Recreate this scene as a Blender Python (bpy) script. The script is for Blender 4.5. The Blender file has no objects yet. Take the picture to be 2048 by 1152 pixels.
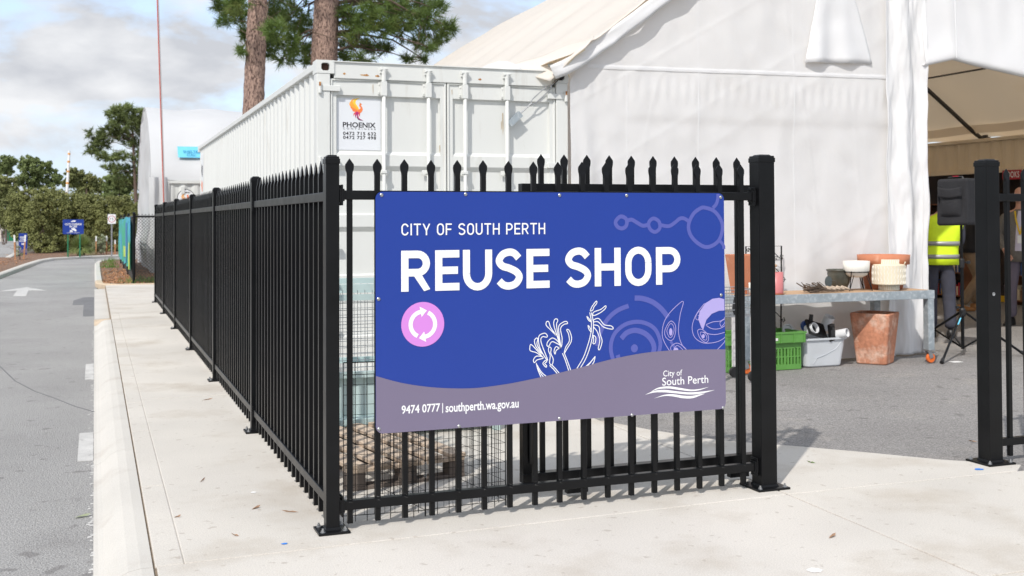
import bpy, math, random
import numpy as np
from mathutils import Vector, Matrix, noise
random.seed(7); RNG = np.random.default_rng(7)
SC = bpy.context.scene; COL = SC.collection
PI = math.pi
# ------------------------------------------------------------------ camera
F_PX, YAW, PITCH, ROLL, CY = 2240.54, 0.3568, 0.02155, -0.00457, 391.65
CAM = Vector((-1.06535, -5.3394, 1.47936))
_fw = Vector((math.sin(YAW)*math.cos(PITCH), math.cos(YAW)*math.cos(PITCH), math.sin(PITCH)))
_r = Vector((math.cos(YAW), -math.sin(YAW), 0)); _u = _r.cross(_fw)
_r2 = math.cos(ROLL)*_r + math.sin(ROLL)*_u; _u2 = -math.sin(ROLL)*_r + math.cos(ROLL)*_u
cd = bpy.data.cameras.new('camera'); cam = bpy.data.objects.new('camera', cd); COL.objects.link(cam)
M = Matrix((( _r2.x, _u2.x, -_fw.x, CAM.x), (_r2.y, _u2.y, -_fw.y, CAM.y), (_r2.z, _u2.z, -_fw.z, CAM.z), (0, 0, 0, 1)))
cam.matrix_world = M
cd.sensor_width = 36; cd.lens = F_PX/2048*36; cd.shift_y = (CY-576)/2048; cd.clip_end = 3000; cd.clip_start = 0.05
cd.dof.use_dof = True; cd.dof.focus_distance = 6.6; cd.dof.aperture_fstop = 5.0
SC.camera = cam
# ------------------------------------------------------------------ light
SUN_EL, SUN_AZ = math.radians(46), math.radians(43.5)      # shadows run 43.5 deg from +y towards +x
sd = Vector((math.sin(SUN_AZ)*math.cos(SUN_EL), math.cos(SUN_AZ)*math.cos(SUN_EL), -math.sin(SUN_EL)))
sl = bpy.data.lights.new('sun', 'SUN'); sl.energy = 3.2; sl.angle = math.radians(0.9); sl.color = (1.0, 0.955, 0.895)
so = bpy.data.objects.new('sun', sl); COL.objects.link(so); so.rotation_euler = sd.to_track_quat('-Z', 'Y').to_euler(); so.location = (-20, -20, 30)
w = bpy.data.worlds.new('World'); SC.world = w; w.use_nodes = True
nt = w.node_tree; nt.nodes.clear()
def N(t, **k):
    n = nt.nodes.new(t)
    for a, b in k.items(): setattr(n, a, b)
    return n
out = N('ShaderNodeOutputWorld'); bg = N('ShaderNodeBackground'); bg.inputs['Strength'].default_value = 0.1
sky = N('ShaderNodeTexSky', sky_type='NISHITA'); sky.sun_disc = False; sky.sun_elevation = SUN_EL
sky.sun_rotation = math.atan2(-sd.x, -sd.y); sky.dust_density = 2.0; sky.ozone_density = 1.0
tc = N('ShaderNodeTexCoord'); mp = N('ShaderNodeMapping'); mp.inputs['Scale'].default_value = (1.0, 1.0, 2.2); mp.inputs['Location'].default_value = (5.3, 2.2, 0.9)
n1 = N('ShaderNodeTexNoise'); n1.inputs['Scale'].default_value = 6.5; n1.inputs['Detail'].default_value = 9; n1.inputs['Roughness'].default_value = 0.55; n1.inputs['Distortion'].default_value = .25
n2 = N('ShaderNodeTexNoise'); n2.inputs['Scale'].default_value = 7.5; n2.inputs['Detail'].default_value = 8; n2.inputs['Roughness'].default_value = .5
r1 = N('ShaderNodeValToRGB'); r1.color_ramp.elements[0].position = 0.40; r1.color_ramp.elements[0].color = (0.0, 0.0, 0.0, 1); r1.color_ramp.elements[1].position = 0.53
r2 = N('ShaderNodeValToRGB'); r2.color_ramp.elements[0].position = 0.40; r2.color_ramp.elements[0].color = (5.8, 6.0, 6.45, 1)
r2.color_ramp.elements[1].position = 0.60; r2.color_ramp.elements[1].color = (8.6, 8.7, 8.9, 1)
mx = N('ShaderNodeMixRGB'); L = nt.links.new
L(tc.outputs['Generated'], mp.inputs['Vector']); L(mp.outputs['Vector'], n1.inputs['Vector']); L(mp.outputs['Vector'], n2.inputs['Vector'])
L(n1.outputs['Fac'], r1.inputs['Fac']); L(n2.outputs['Fac'], r2.inputs['Fac'])
sm = N('ShaderNodeMixRGB', blend_type='ADD'); sm.inputs['Fac'].default_value = 1.0; sm.inputs['Color2'].default_value = (3.9, 4.9, 6.6, 1)
L(sky.outputs['Color'], sm.inputs['Color1'])
L(r1.outputs['Color'], mx.inputs['Fac']); L(sm.outputs['Color'], mx.inputs['Color1']); L(r2.outputs['Color'], mx.inputs['Color2'])
L(mx.outputs['Color'], bg.inputs['Color']); L(bg.outputs['Background'], out.inputs['Surface'])
SC.view_settings.view_transform = 'Standard'; SC.view_settings.look = 'None'; SC.view_settings.exposure = 0.13; SC.view_settings.gamma = 1.0
SC.view_settings.use_curve_mapping = False
SC.render.engine = 'CYCLES'; SC.cycles.max_bounces = 8; SC.cycles.transparent_max_bounces = 16

# ------------------------------------------------------------------ pixel -> world helpers (used to set out real positions)
def ray(x, y): return _fw + _r2*((x-1024)/F_PX) + _u2*((CY-y)/F_PX)
def G(x, y, z=0.0): d = ray(x, y); return CAM + d*((z-CAM.z)/d.z)
def PY(x, y, Y): d = ray(x, y); return CAM + d*((Y-CAM.y)/d.y)
def PX(x, y, X): d = ray(x, y); return CAM + d*((X-CAM.x)/d.x)

# ------------------------------------------------------------------ materials
MATS = {}
def srgb(r, g, b):
    f = lambda c: ((c/255)/12.92 if c/255 <= .04045 else ((c/255+.055)/1.055)**2.4)
    return (f(r), f(g), f(b))
def mat(name, col, rough=.5, metal=0.0, var=.08, scale=3.0, bump=0.0, bscale=40.0, col2=None, c2lo=.55, c2hi=.7, spec=.5, coat=0.0, trans=0.0, world=False, c2scale=None, fine=0.0, fscale=200.0, stretch=(1, 1, 1), rvar=0.0, spots=None, tint=None):
    if name in MATS: return MATS[name]
    m = bpy.data.materials.new(name); m.use_nodes = True; t = m.node_tree; b = t.nodes['Principled BSDF']; l = t.links.new
    def nn(ty, **k):
        n = t.nodes.new(ty)
        for a, c in k.items(): setattr(n, a, c)
        return n
    if world: src = nn('ShaderNodeNewGeometry').outputs['Position']
    else: src = nn('ShaderNodeTexCoord').outputs['Object']
    mpn = nn('ShaderNodeMapping'); mpn.inputs['Scale'].default_value = stretch; l(src, mpn.inputs['Vector']); src = mpn.outputs['Vector']
    b.inputs['Roughness'].default_value = rough; b.inputs['Metallic'].default_value = metal
    b.inputs['Specular IOR Level'].default_value = spec; b.inputs['Coat Weight'].default_value = coat
    c = tuple(col)+(1,)
    no = nn('ShaderNodeTexNoise'); no.inputs['Scale'].default_value = scale; no.inputs['Detail'].default_value = 6; l(src, no.inputs['Vector'])
    mr = nn('ShaderNodeMapRange'); mr.inputs['From Min'].default_value = .3; mr.inputs['From Max'].default_value = .7
    mr.inputs['To Min'].default_value = 1-var; mr.inputs['To Max'].default_value = 1+var; l(no.outputs['Fac'], mr.inputs['Value'])
    hv = nn('ShaderNodeVectorMath', operation='SCALE'); hv.inputs[0].default_value = col; l(mr.outputs['Result'], hv.inputs['Scale'])
    cur = hv.outputs['Vector']
    if col2 is not None:
        n3 = nn('ShaderNodeTexNoise'); n3.inputs['Scale'].default_value = c2scale or scale*2.3; n3.inputs['Detail'].default_value = 8; n3.inputs['Roughness'].default_value = .62
        ad = nn('ShaderNodeVectorMath', operation='ADD'); ad.inputs[1].default_value = (7.3, 2.1, 5.5); l(src, ad.inputs[0]); l(ad.outputs['Vector'], n3.inputs['Vector'])
        r = nn('ShaderNodeMapRange'); r.inputs['From Min'].default_value = c2lo; r.inputs['From Max'].default_value = c2hi; l(n3.outputs['Fac'], r.inputs['Value'])
        mxx = nn('ShaderNodeMixRGB'); l(r.outputs['Result'], mxx.inputs['Fac']); l(cur, mxx.inputs['Color1']); mxx.inputs['Color2'].default_value = tuple(col2)+(1,)
        cur = mxx.outputs['Color']
    if fine > 0:
        nf = nn('ShaderNodeTexNoise'); nf.inputs['Scale'].default_value = fscale; nf.inputs['Detail'].default_value = 3; l(src, nf.inputs['Vector'])
        r = nn('ShaderNodeMapRange'); r.inputs['From Min'].default_value = .32; r.inputs['From Max'].default_value = .68; r.inputs['To Min'].default_value = 1-fine; r.inputs['To Max'].default_value = 1+fine
        l(nf.outputs['Fac'], r.inputs['Value'])
        s2 = nn('ShaderNodeVectorMath', operation='SCALE'); l(cur, s2.inputs[0]); l(r.outputs['Result'], s2.inputs['Scale']); cur = s2.outputs['Vector']
    if spots:
        ns_ = nn('ShaderNodeTexNoise'); ns_.inputs['Scale'].default_value = spots[0]; ns_.inputs['Detail'].default_value = 2; l(src, ns_.inputs['Vector'])
        r = nn('ShaderNodeMapRange'); r.inputs['From Min'].default_value = spots[1]; r.inputs['From Max'].default_value = spots[1]+.06; r.inputs['To Max'].default_value = spots[3]; l(ns_.outputs['Fac'], r.inputs['Value'])
        mxx = nn('ShaderNodeMixRGB'); l(r.outputs['Result'], mxx.inputs['Fac']); l(cur, mxx.inputs['Color1']); mxx.inputs['Color2'].default_value = tuple(spots[2])+(1,); cur = mxx.outputs['Color']
    l(cur, b.inputs['Base Color'])
    if rvar > 0:
        r = nn('ShaderNodeMapRange'); r.inputs['To Min'].default_value = max(0, rough-rvar); r.inputs['To Max'].default_value = min(1, rough+rvar); l(no.outputs['Fac'], r.inputs['Value']); l(r.outputs['Result'], b.inputs['Roughness'])
    if bump > 0:
        nb = nn('ShaderNodeTexNoise'); nb.inputs['Scale'].default_value = bscale; nb.inputs['Detail'].default_value = 5; l(src, nb.inputs['Vector'])
        bp = nn('ShaderNodeBump'); bp.inputs['Strength'].default_value = bump; bp.inputs['Distance'].default_value = .02; l(nb.outputs['Fac'], bp.inputs['Height']); l(bp.outputs['Normal'], b.inputs['Normal'])
    if trans > 0:
        tr = nn('ShaderNodeBsdfTranslucent'); l(cur, tr.inputs['Color']); ms = nn('ShaderNodeMixShader'); ms.inputs['Fac'].default_value = trans
        o = t.nodes['Material Output']; l(b.outputs['BSDF'], ms.inputs[1]); l(tr.outputs['BSDF'], ms.inputs[2]); l(ms.outputs['Shader'], o.inputs['Surface'])
    if tint is not None and trans > 0:
        for k_ in list(tr.inputs['Color'].links): t.links.remove(k_)
        tr.inputs['Color'].default_value = tuple(tint)+(1,)
    MATS[name] = m; return m
mat('black', (.0055, .0058, .0066), .33, 0, .25, 6, spec=.22, rvar=.1, col2=(.02, .02, .02), c2lo=.68, c2hi=.82, c2scale=60)
mat('black_plastic', (.012, .012, .013), .45); mat('black_cloth', (.017, .017, .020), .85, 0, .2, 8, bump=.3, bscale=60)
mat('concrete', (.575, .542, .49), .85, 0, .10, .7, world=True, col2=(.41, .355, .285), c2lo=.50, c2hi=.80, c2scale=1.3, fine=.12, fscale=150, bump=.15, bscale=160, spots=(16, .66, (.36, .31, .26), .55))
mat('concrete_kerb', (.555, .53, .485), .85, 0, .06, 1.1, world=True, col2=(.45, .41, .36), c2lo=.56, c2hi=.8, c2scale=2.2, fine=.08, fscale=200, bump=.12, bscale=160)
mat('concrete_sand', (.54, .43, .31), .9, 0, .1, 2, world=True, fine=.1)
mat('asphalt', (.33, .323, .313), .93, 0, .10, .5, world=True, col2=(.26, .252, .245), c2lo=.52, c2hi=.75, c2scale=.8, fine=.42, fscale=110, bump=.7, bscale=130, spots=(7, .66, (.19, .18, .175), .7))
mat('asphalt_yard', (.275, .262, .252), .93, 0, .14, .55, world=True, col2=(.34, .315, .29), c2lo=.55, c2hi=.75, c2scale=1.4, fine=.40, fscale=100, bump=.7, bscale=120, spots=(6, .64, (.16, .15, .145), .7))
mat('asphalt_patch', (.16, .16, .165), .9, 0, .1, 3, world=True, fine=.3)
mat('road_paint', (.52, .51, .49), .8, 0, .12, 6, world=True, col2=(.25, .24, .23), c2lo=.58, c2hi=.72, c2scale=9, fine=.15)
mat('seam_dirt', (.22, .17, .12), .95, 0, .3, 20, world=True); mat('soil', (.10, .085, .06), .95, 0, .2, .2, world=True, col2=(.07, .09, .035), c2lo=.5, c2hi=.65, c2scale=.3, fine=.2, fscale=30)
mat('mulch', (.23, .135, .085), .95, 0, .2, 3, world=True, col2=(.10, .06, .04), c2lo=.48, c2hi=.6, c2scale=16, fine=.4, fscale=40, bump=1, bscale=25)
mat('container_white', (.70, .71, .685), .42, 0, .03, 1.5, col2=(.47, .44, .38), c2lo=.60, c2hi=.9, c2scale=5, bump=.05, bscale=3, stretch=(1.2, 1.2, .22))
mat('container_beige', (.78, .66, .49), .5, 0, .05, 1.5)
mat('rust', (.36, .15, .05), .85, 0, .3, 20, col2=(.6, .35, .12), c2lo=.5, c2hi=.6, fine=.2); mat('rust_dark', (.06, .028, .02), .9, 0, .3, 20)
mat('fabric_far', (.67, .675, .68), .55, 0, .05, .5, col2=(.60, .59, .58), c2lo=.58, c2hi=.8, c2scale=.5, trans=.2, stretch=(1, 1, .5)); mat('fabric', (.895, .895, .90), .5, 0, .025, .8, col2=(.76, .74, .70), c2lo=.62, c2hi=.9, c2scale=.9, trans=.28, bump=.12, bscale=5)
mat('fabric_roof', (.90, .89, .865), .55, 0, .03, .6, col2=(.80, .74, .66), c2lo=.6, c2hi=.85, c2scale=1.1, trans=.46, tint=(.92, .80, .64), stretch=(1, .5, 1))
mat('steel', (.42, .43, .44), .38, .85, .15, 8); mat('galv', (.36, .41, .44), .5, .35, .14, 9, col2=(.52, .56, .58), c2lo=.5, c2hi=.65, c2scale=25)
mat('dark_steel', (.09, .085, .08), .5, .5, .1, 5)
mat('sign_blue', srgb(22, 56, 146), .33, 0, .02, 2, spec=.5); mat('sign_mauve', srgb(116, 108, 132), .35, 0, .02, 2)
mat('sign_ring', srgb(82, 90, 168), .35, 0, 0, 2); mat('sign_lilac', srgb(168, 158, 214), .35, 0, 0, 2)
mat('sign_white', (.85, .86, .87), .35, 0, 0, 2); mat('sign_pink', srgb(206, 133, 214), .35, 0, 0, 2)
mat('sticker_white', (.735, .755, .785), .4, 0, 0, 2); mat('scuff', (.075, .074, .072), .8, 0, .3, 60); mat('ink', (.015, .013, .018), .5, 0, 0); mat('sign_red', (.42, .012, .03), .45); mat('sign_green', (.01, .16, .07), .45)
for i, c in enumerate([(250, 205, 70), (247, 170, 60), (243, 130, 70), (226, 80, 90), (176, 40, 110), (110, 30, 100), (60, 25, 70)]): mat('ph%d' % i, srgb(*c), .5, 0, 0)
mat('timber', (.50, .33, .20), .75, 0, .15, 2, stretch=(1, 14, 14), col2=(.36, .22, .13), c2lo=.5, c2hi=.7, c2scale=3)
mat('pallet', (.52, .41, .31), .85, 0, .2, 3, stretch=(9, 1, 9), col2=(.24, .19, .15), c2lo=.5, c2hi=.75, c2scale=4, bump=.3, bscale=12)
mat('pallet_dark', (.16, .13, .11), .9, 0, .25, 5)
mat('terracotta', (.50, .19, .10), .8, 0, .12, 5, col2=(.60, .33, .22), c2lo=.58, c2hi=.75)
mat('terracotta_old', (.50, .215, .125), .85, 0, .2, 4, col2=(.66, .47, .37), c2lo=.48, c2hi=.68, c2scale=6, fine=.15, fscale=30, bump=.2, bscale=20)
mat('pink_glaze', (.60, .20, .20), .4); mat('cream', (.74, .66, .50), .7, 0, .06, 10); mat('white_glaze', (.78, .76, .70), .35)
mat('dark_glaze', (.075, .075, .06), .35, 0, .3, 8); mat('bark_twig', (.12, .085, .06), .9, 0, .3, 10)
mat('green_plastic', (.11, .30, .06), .5, 0, .08, 5); mat('tub_plastic', (.74, .77, .80), .35, 0, .04, 4, trans=.25); mat('white_plastic', (.75, .76, .77), .4)
mat('blue_plastic', (.02, .08, .3), .4); mat('orange_wheel', (.75, .16, .03), .45); mat('teal', (.50, .63, .62), .5, .1, .12, 5, col2=(.4, .3, .2), c2lo=.7, c2hi=.8)
mat('hivis', (.72, .95, .02), .65, 0, .06, 8, bump=.3, bscale=14); mat('reflective', (.32, .32, .33), .4, .3)
mat('navy_cloth', (.05, .052, .072), .85, 0, .15, 8, bump=.4, bscale=14); mat('mauve_cloth', (.13, .11, .14), .85, 0, .12, 8, bump=.3, bscale=12)
mat('blazer', (.17, .155, .135), .9, 0, .12, 30, bump=.2, bscale=40); mat('khaki', (.27, .19, .12), .9, 0, .1, 8); mat('shirt', (.60, .56, .66), .8)
mat('skin', (.58, .31, .22), .55, 0, .08, 12); mat('hair', (.06, .04, .03), .8); mat('yellow', (.75, .48, .02), .6); mat('boot', (.36, .17, .06), .8)
mat('bark', (.36, .245, .195), .95, 0, .25, 5, stretch=(5, 5, 1.8), col2=(.085, .05, .042), c2lo=.47, c2hi=.6, c2scale=7, bump=1, bscale=14)
mat('bark_far', (.14, .10, .08), .95, 0, .2, 3)
mat('needle', (.135, .20, .052), .6, 0, .3, .9, trans=.25, spec=.3, col2=(.16, .19, .05), c2lo=.5, c2hi=.65); mat('needle_far', (.19, .235, .09), .7, 0, .3, .4, trans=.2, spec=.2)
mat('leaf_far', (.23, .25, .10), .7, 0, .3, .5, trans=.2, spec=.2, col2=(.13, .115, .04), c2lo=.56, c2hi=.7); mat('leaf_shrub', (.26, .275, .105), .65, 0, .3, .6, trans=.2, spec=.25, col2=(.23, .24, .085), c2lo=.52, c2hi=.66)
mat('leaf_pale', (.34, .38, .24), .6, 0, .2, 3, trans=.2); mat('grass', (.13, .22, .04), .6, 0, .3, 3, trans=.25); mat('grass_tree', (.30, .36, .13), .6, 0, .3, 2, trans=.2)
mat('banner', srgb(60, 165, 130), .6, 0, .12, .6, col2=srgb(70, 165, 195), c2lo=.45, c2hi=.55, c2scale=.8); mat('banner_lime', srgb(180, 205, 90), .6)
mat('banner_blue', srgb(60, 125, 180), .6)
mat('shelter_label', srgb(110, 195, 225), .5, 0, .04); mat('label_text', srgb(40, 135, 175), .5); mat('red_pole', (.55, .12, .09), .5); mat('pole_grey', (.62, .60, .6), .5)
mat('stake', (.48, .24, .12), .85, 0, .15, 5); mat('orange_band', (.75, .36, .1), .6); mat('paint_blue', (.03, .22, .72), .6); mat('rust_light', (.50, .40, .27), .7, 0, .15, 20); mat('dry_leaf', (.34, .21, .13), .8, 0, .3, 30); mat('green_leaf', (.13, .2, .05), .7)
mat('stone_wall', (.62, .58, .52), .9, 0, .12, 1, fine=.1, fscale=8)
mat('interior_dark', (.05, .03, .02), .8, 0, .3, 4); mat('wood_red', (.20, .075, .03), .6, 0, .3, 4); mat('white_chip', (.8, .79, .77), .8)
mat('grey_disc', (.07, .085, .085), .6)

# ------------------------------------------------------------------ mesh building
class MB:
    def __init__(s): s.v = []; s.f = []
    def add(s, v, f):
        o = len(s.v); s.v += [tuple(p) for p in v]; s.f += [tuple(i+o for i in q) for q in f]; return s
    def box(s, a, b):
        x0, y0, z0 = a; x1, y1, z1 = b
        return s.add([(x0,y0,z0),(x1,y0,z0),(x1,y1,z0),(x0,y1,z0),(x0,y0,z1),(x1,y0,z1),(x1,y1,z1),(x0,y1,z1)],
                     [(0,3,2,1),(4,5,6,7),(0,1,5,4),(1,2,6,5),(2,3,7,6),(3,0,4,7)])
    def cbox(s, c, d): return s.box((c[0]-d[0]/2, c[1]-d[1]/2, c[2]-d[2]/2), (c[0]+d[0]/2, c[1]+d[1]/2, c[2]+d[2]/2))
    def bar(s, p, q, w, h, up=(0, 0, 1)):
        p = Vector(p); q = Vector(q); d = (q-p).normalized(); u = Vector(up)
        if abs(d.dot(u)) > .98: u = Vector((0, 1, 0))
        x = d.cross(u).normalized()*w/2; y = x.cross(d).normalized()*h/2
        v = [p-x-y, p+x-y, p+x+y, p-x+y, q-x-y, q+x-y, q+x+y, q-x+y]
        return s.add(v, [(0,3,2,1),(4,5,6,7),(0,1,5,4),(1,2,6,5),(2,3,7,6),(3,0,4,7)])
    def tube(s, pts, r, n=8, cap=True, closed=False):
        pts = [Vector(p) for p in pts]; m = len(pts); rr = r if isinstance(r, (list, tuple)) else [r]*m
        rings = []; up = None
        for i in range(m):
            if closed: d = pts[(i+1) % m]-pts[i-1]
            else: d = pts[min(i+1, m-1)]-pts[max(i-1, 0)]
            d.normalize()
            if up is None: up = Vector((0, 0, 1)) if abs(d.z) < .9 else Vector((1, 0, 0))
            x = d.cross(up)
            if x.length < 1e-4: x = d.cross(Vector((1, .3, 0)))
            x.normalize(); up = x.cross(d).normalized()
            rings.append([pts[i]+x*(rr[i]*math.cos(2*PI*k/n))+up*(rr[i]*math.sin(2*PI*k/n)) for k in range(n)])
        v = [p for g in rings for p in g]; f = []
        for i in range(m if closed else m-1):
            j = (i+1) % m
            for k in range(n): f.append((i*n+k, i*n+(k+1) % n, j*n+(k+1) % n, j*n+k))
        if cap and not closed: f.append(tuple(reversed(range(n)))); f.append(tuple((m-1)*n+k for k in range(n)))
        return s.add(v, f)
    def lathe(s, prof, c=(0, 0, 0), n=24, sx=1, sy=1):
        v = []; f = []; m = len(prof)
        for r, z in prof:
            for k in range(n): a = 2*PI*k/n; v.append((c[0]+r*math.cos(a)*sx, c[1]+r*math.sin(a)*sy, c[2]+z))
        for i in range(m-1):
            for k in range(n): f.append((i*n+k, i*n+(k+1) % n, (i+1)*n+(k+1) % n, (i+1)*n+k))
        if prof[0][0] > 1e-4: f.append(tuple(reversed(range(n))))
        if prof[-1][0] > 1e-4: f.append(tuple((m-1)*n+k for k in range(n)))
        return s.add(v, f)
    def prism(s, poly, z0, z1):
        n = len(poly); v = [(x, y, z0) for x, y in poly]+[(x, y, z1) for x, y in poly]
        f = [tuple(reversed(range(n))), tuple(range(n, 2*n))]+[(i, (i+1) % n, n+(i+1) % n, n+i) for i in range(n)]
        return s.add(v, f)
    def wall(s, poly, y0, y1):      # poly in (x, z), solid from y0 (front) to y1
        n = len(poly); v = [(x, y0, z) for x, z in poly]+[(x, y1, z) for x, z in poly]
        f = [tuple(range(n)), tuple(reversed(range(n, 2*n)))]+[(i, n+i, n+(i+1) % n, (i+1) % n) for i in range(n)]
        return s.add(v, f)
    def grid(s, fn, nu, nv):
        v = [fn(i/(nu-1), j/(nv-1)) for j in range(nv) for i in range(nu)]
        return s.add(v, [(j*nu+i, j*nu+i+1, (j+1)*nu+i+1, (j+1)*nu+i) for j in range(nv-1) for i in range(nu-1)])
    def ribbon(s, pts, w, y, closed=False):   # flat stroke in the xz plane at depth y
        n = len(pts); P = [Vector((p[0], p[1])) for p in pts]; L_, R_ = [], []
        for i in range(n):
            if closed: d = P[(i+1) % n]-P[i-1]
            else: d = P[min(i+1, n-1)]-P[max(i-1, 0)]
            if d.length < 1e-9: d = Vector((1, 0))
            d.normalize(); q = Vector((-d.y, d.x)); ww = w[i] if isinstance(w, list) else w
            L_.append(P[i]+q*ww/2); R_.append(P[i]-q*ww/2)
        v = [(p.x, y, p.y) for p in L_]+[(p.x, y, p.y) for p in R_]
        f = [(i, n+i, n+(i+1) % n, (i+1) % n) for i in range(n if closed else n-1)]
        return s.add(v, f)
    def mesh(s, name, m=None, smooth=False):
        me = bpy.data.meshes.new(name); me.from_pydata(s.v, [], s.f); me.update()
        if m: me.materials.append(MATS[m])
        if smooth: me.shade_smooth() if hasattr(me, 'shade_smooth') else None
        return me
    def build(s, name, m, parent=None, smooth=False, bevel=0, off=None, seg=2, solid=0):
        if off is not None: s.v = [(a-off[0], b-off[1], c-off[2]) for a, b, c in s.v]
        return place(s.mesh(name, m, smooth), name, parent, bevel=bevel, seg=seg, solid=solid)
def place(me, name, parent=None, loc=(0, 0, 0), rot=(0, 0, 0), bevel=0, seg=2, solid=0, scale=None):
    o = bpy.data.objects.new(name, me); COL.objects.link(o); o.parent = parent; o.location = loc; o.rotation_euler = rot
    if scale: o.scale = scale
    if solid: md = o.modifiers.new('solid', 'SOLIDIFY'); md.thickness = solid; md.offset = 0
    if bevel:
        md = o.modifiers.new('bevel', 'BEVEL'); md.width = bevel; md.segments = seg; md.limit_method = 'ANGLE'; md.angle_limit = math.radians(40)
    return o
def tag(o, label=None, cat=None, group=None, kind=None):
    if label: o['label'] = label
    if cat: o['category'] = cat
    if group: o['group'] = group
    if kind: o['kind'] = kind
    return o
def thing(name, label, cat, loc=(0, 0, 0), rz=0.0, group=None):
    o = bpy.data.objects.new(name, None); COL.objects.link(o); o.location = loc; o.rotation_euler = (0, 0, rz); o.empty_display_size = .1
    return tag(o, label, cat, group)
def struct(name, mb, m, **k): return tag(mb.build(name, m, **k), kind='structure')
def np_mesh(name, V, Fq, m, smooth=False):
    me = bpy.data.meshes.new(name); V = np.asarray(V, np.float32); Fq = np.asarray(Fq, np.int32); k = Fq.shape[1]
    me.vertices.add(len(V)); me.vertices.foreach_set('co', V.ravel())
    me.loops.add(Fq.size); me.loops.foreach_set('vertex_index', Fq.ravel())
    me.polygons.add(len(Fq)); me.polygons.foreach_set('loop_start', np.arange(0, Fq.size, k, dtype=np.int32)); me.polygons.foreach_set('loop_total', np.full(len(Fq), k, np.int32))
    me.update(calc_edges=True); me.validate(); me.materials.append(MATS[m]); return me
# text: built-in font turned into a mesh, fitted to a box (x0, z0 baseline .. cap height, width)
def text_mesh(body, offset=0.0, spacing=1.0):
    cu = bpy.data.curves.new('t', 'FONT'); cu.body = body; cu.offset = offset; cu.space_character = spacing; cu.resolution_u = 4
    o = bpy.data.objects.new('t', cu); COL.objects.link(o); dg = bpy.context.evaluated_depsgraph_get(); dg.update()
    me = bpy.data.meshes.new_from_object(o.evaluated_get(dg)); bpy.data.objects.remove(o); bpy.data.curves.remove(cu); return me
def text(name, body, x0, z0, width, capref, y, m, parent, offset=0.0, spacing=1.0, shear=0.0, mtx=None):
    """text in the xz plane facing -y; capref = height of the ink box of the whole string."""
    me = text_mesh(body, offset, spacing); co = np.empty(len(me.vertices)*3, np.float32); me.vertices.foreach_get('co', co); co = co.reshape(-1, 3)
    mn, mxx = co.min(0), co.max(0); s = (width/(mxx[0]-mn[0]), capref/(mxx[1]-mn[1]))
    X = (co[:, 0]-mn[0])*s[0]; Zv = (co[:, 1]-mn[1])*s[1]
    out_ = np.stack([x0+X, np.full_like(X, y), z0+Zv+shear*X], 1).astype(np.float32); me.vertices.foreach_set('co', out_.ravel()); me.update()
    me.materials.clear(); me.materials.append(MATS[m])
    o = place(me, name, parent)
    if mtx is not None: o.matrix_local = mtx
    return o
# ================================================================== GROUND
ROAD_Z = -0.09
struct('ground', MB().box((-600, -300, -2), (600, 900, -0.16)), 'soil')
# road: straight lane that bends right beyond the bed
struct('road', MB().prism([(-9, -14), (-1.0, -14), (-1.0, 40.2), (.4, 41.6), (40, 43), (40, 47.5), (0.2, 47.3), (-2.9, 44.6), (-3.1, 37.5), (-3.5, 28.2), (-9, 24)], -.155, ROAD_Z), 'asphalt')
struct('side_road', MB().prism([(-30, 46), (-4.3, 46), (-5.6, 120), (-30, 120)], -.155, -.10), 'asphalt')
struct('yard', MB().prism([(-.66, -.25), (60, -.25), (60, 22.4), (-.66, 22.4)], -.15, -.006), 'asphalt_yard')
# bevelled slabs of concrete, each with its joint
fp = tag(bpy.data.objects.new('footpath', None), kind='structure'); COL.objects.link(fp)
g = .0045
def slab(poly, z=0.0, name='slab', m='concrete', inset=True):
    cx = sum(p[0] for p in poly)/len(poly); cy = sum(p[1] for p in poly)/len(poly)
    q = []
    n = len(poly)
    for i in range(n):           # inset every edge by g
        a, b, c = Vector(poly[i-1]), Vector(poly[i]), Vector(poly[(i+1) % n])
        d1 = (b-a).normalized(); d2 = (c-b).normalized(); n1 = Vector((-d1.y, d1.x)); n2 = Vector((-d2.y, d2.x)); k = (n1+n2)
        k = k/max(.3, k.length_squared/2) if k.length > 1e-6 else n1
        q.append(tuple(b+k*g))
    return MB().prism(q, -.14, z).build(name, m, fp, bevel=.006)
edge = [(2.44, 2.22), (2.62, 1.72), (2.88, 1.22), (3.24, .87), (3.52, .56), (3.8, .22), (4.15, -.08)]
slab([(-.6995, -.27), (2.43, -.185), (2.44, 4.4), (-.6995, 4.52)])
slab([(2.43, -.185), (4.0, -.20), (4.15, -.08)]+edge[::-1][1:]+[])
for a, b in ((4.52, 9.2), (9.2, 13.9)): slab([(-.6995, a), (.74, a), (.74, b), (-.6995, b)])
slab([(-.82, 13.9), (.74, 13.9), (.74, 18.2), (-.82, 18.2)]); slab([(-.82, 18.2), (.74, 18.2), (.74, 22.45), (-.82, 22.45)])
slab([(.75, -.0), (.76, 0), (.76, .01), (.75, .01)]) if False else None
yy = -.27; k = 0
while yy < 13.8:
    l = min(1.55+.25*math.sin(k*2.1), 13.9-yy); slab([(-.8205, yy), (-.6905, yy), (-.6905, yy+l), (-.8205, yy+l)], -.001); yy += l; k += 1
rows = [(-.27, -1.66), (-1.66, -4.9), (-4.9, -8.2), (-8.2, -12)]
for j, (b, a) in enumerate(rows):
    xs = [-.815, 2.37, 5.6, 8.8, 12]
    for i in range(4):
        yb0 = b+ (.0 if j else (.0 if i == 0 else .0)); t0 = b; t1 = b
        if j == 0: t0 = -.27 if i == 0 else (-.185 if i == 1 else -.22); t1 = -.185 if i == 0 else -.22
        tx = .06 if (j == 0 and i == 1) else 0; tx0 = .06 if (j == 0 and i == 0) else 0
        slab([(xs[i], a), (xs[i+1], a), (xs[i+1]+tx0, t1), (xs[i]+tx, t0)])
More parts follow.
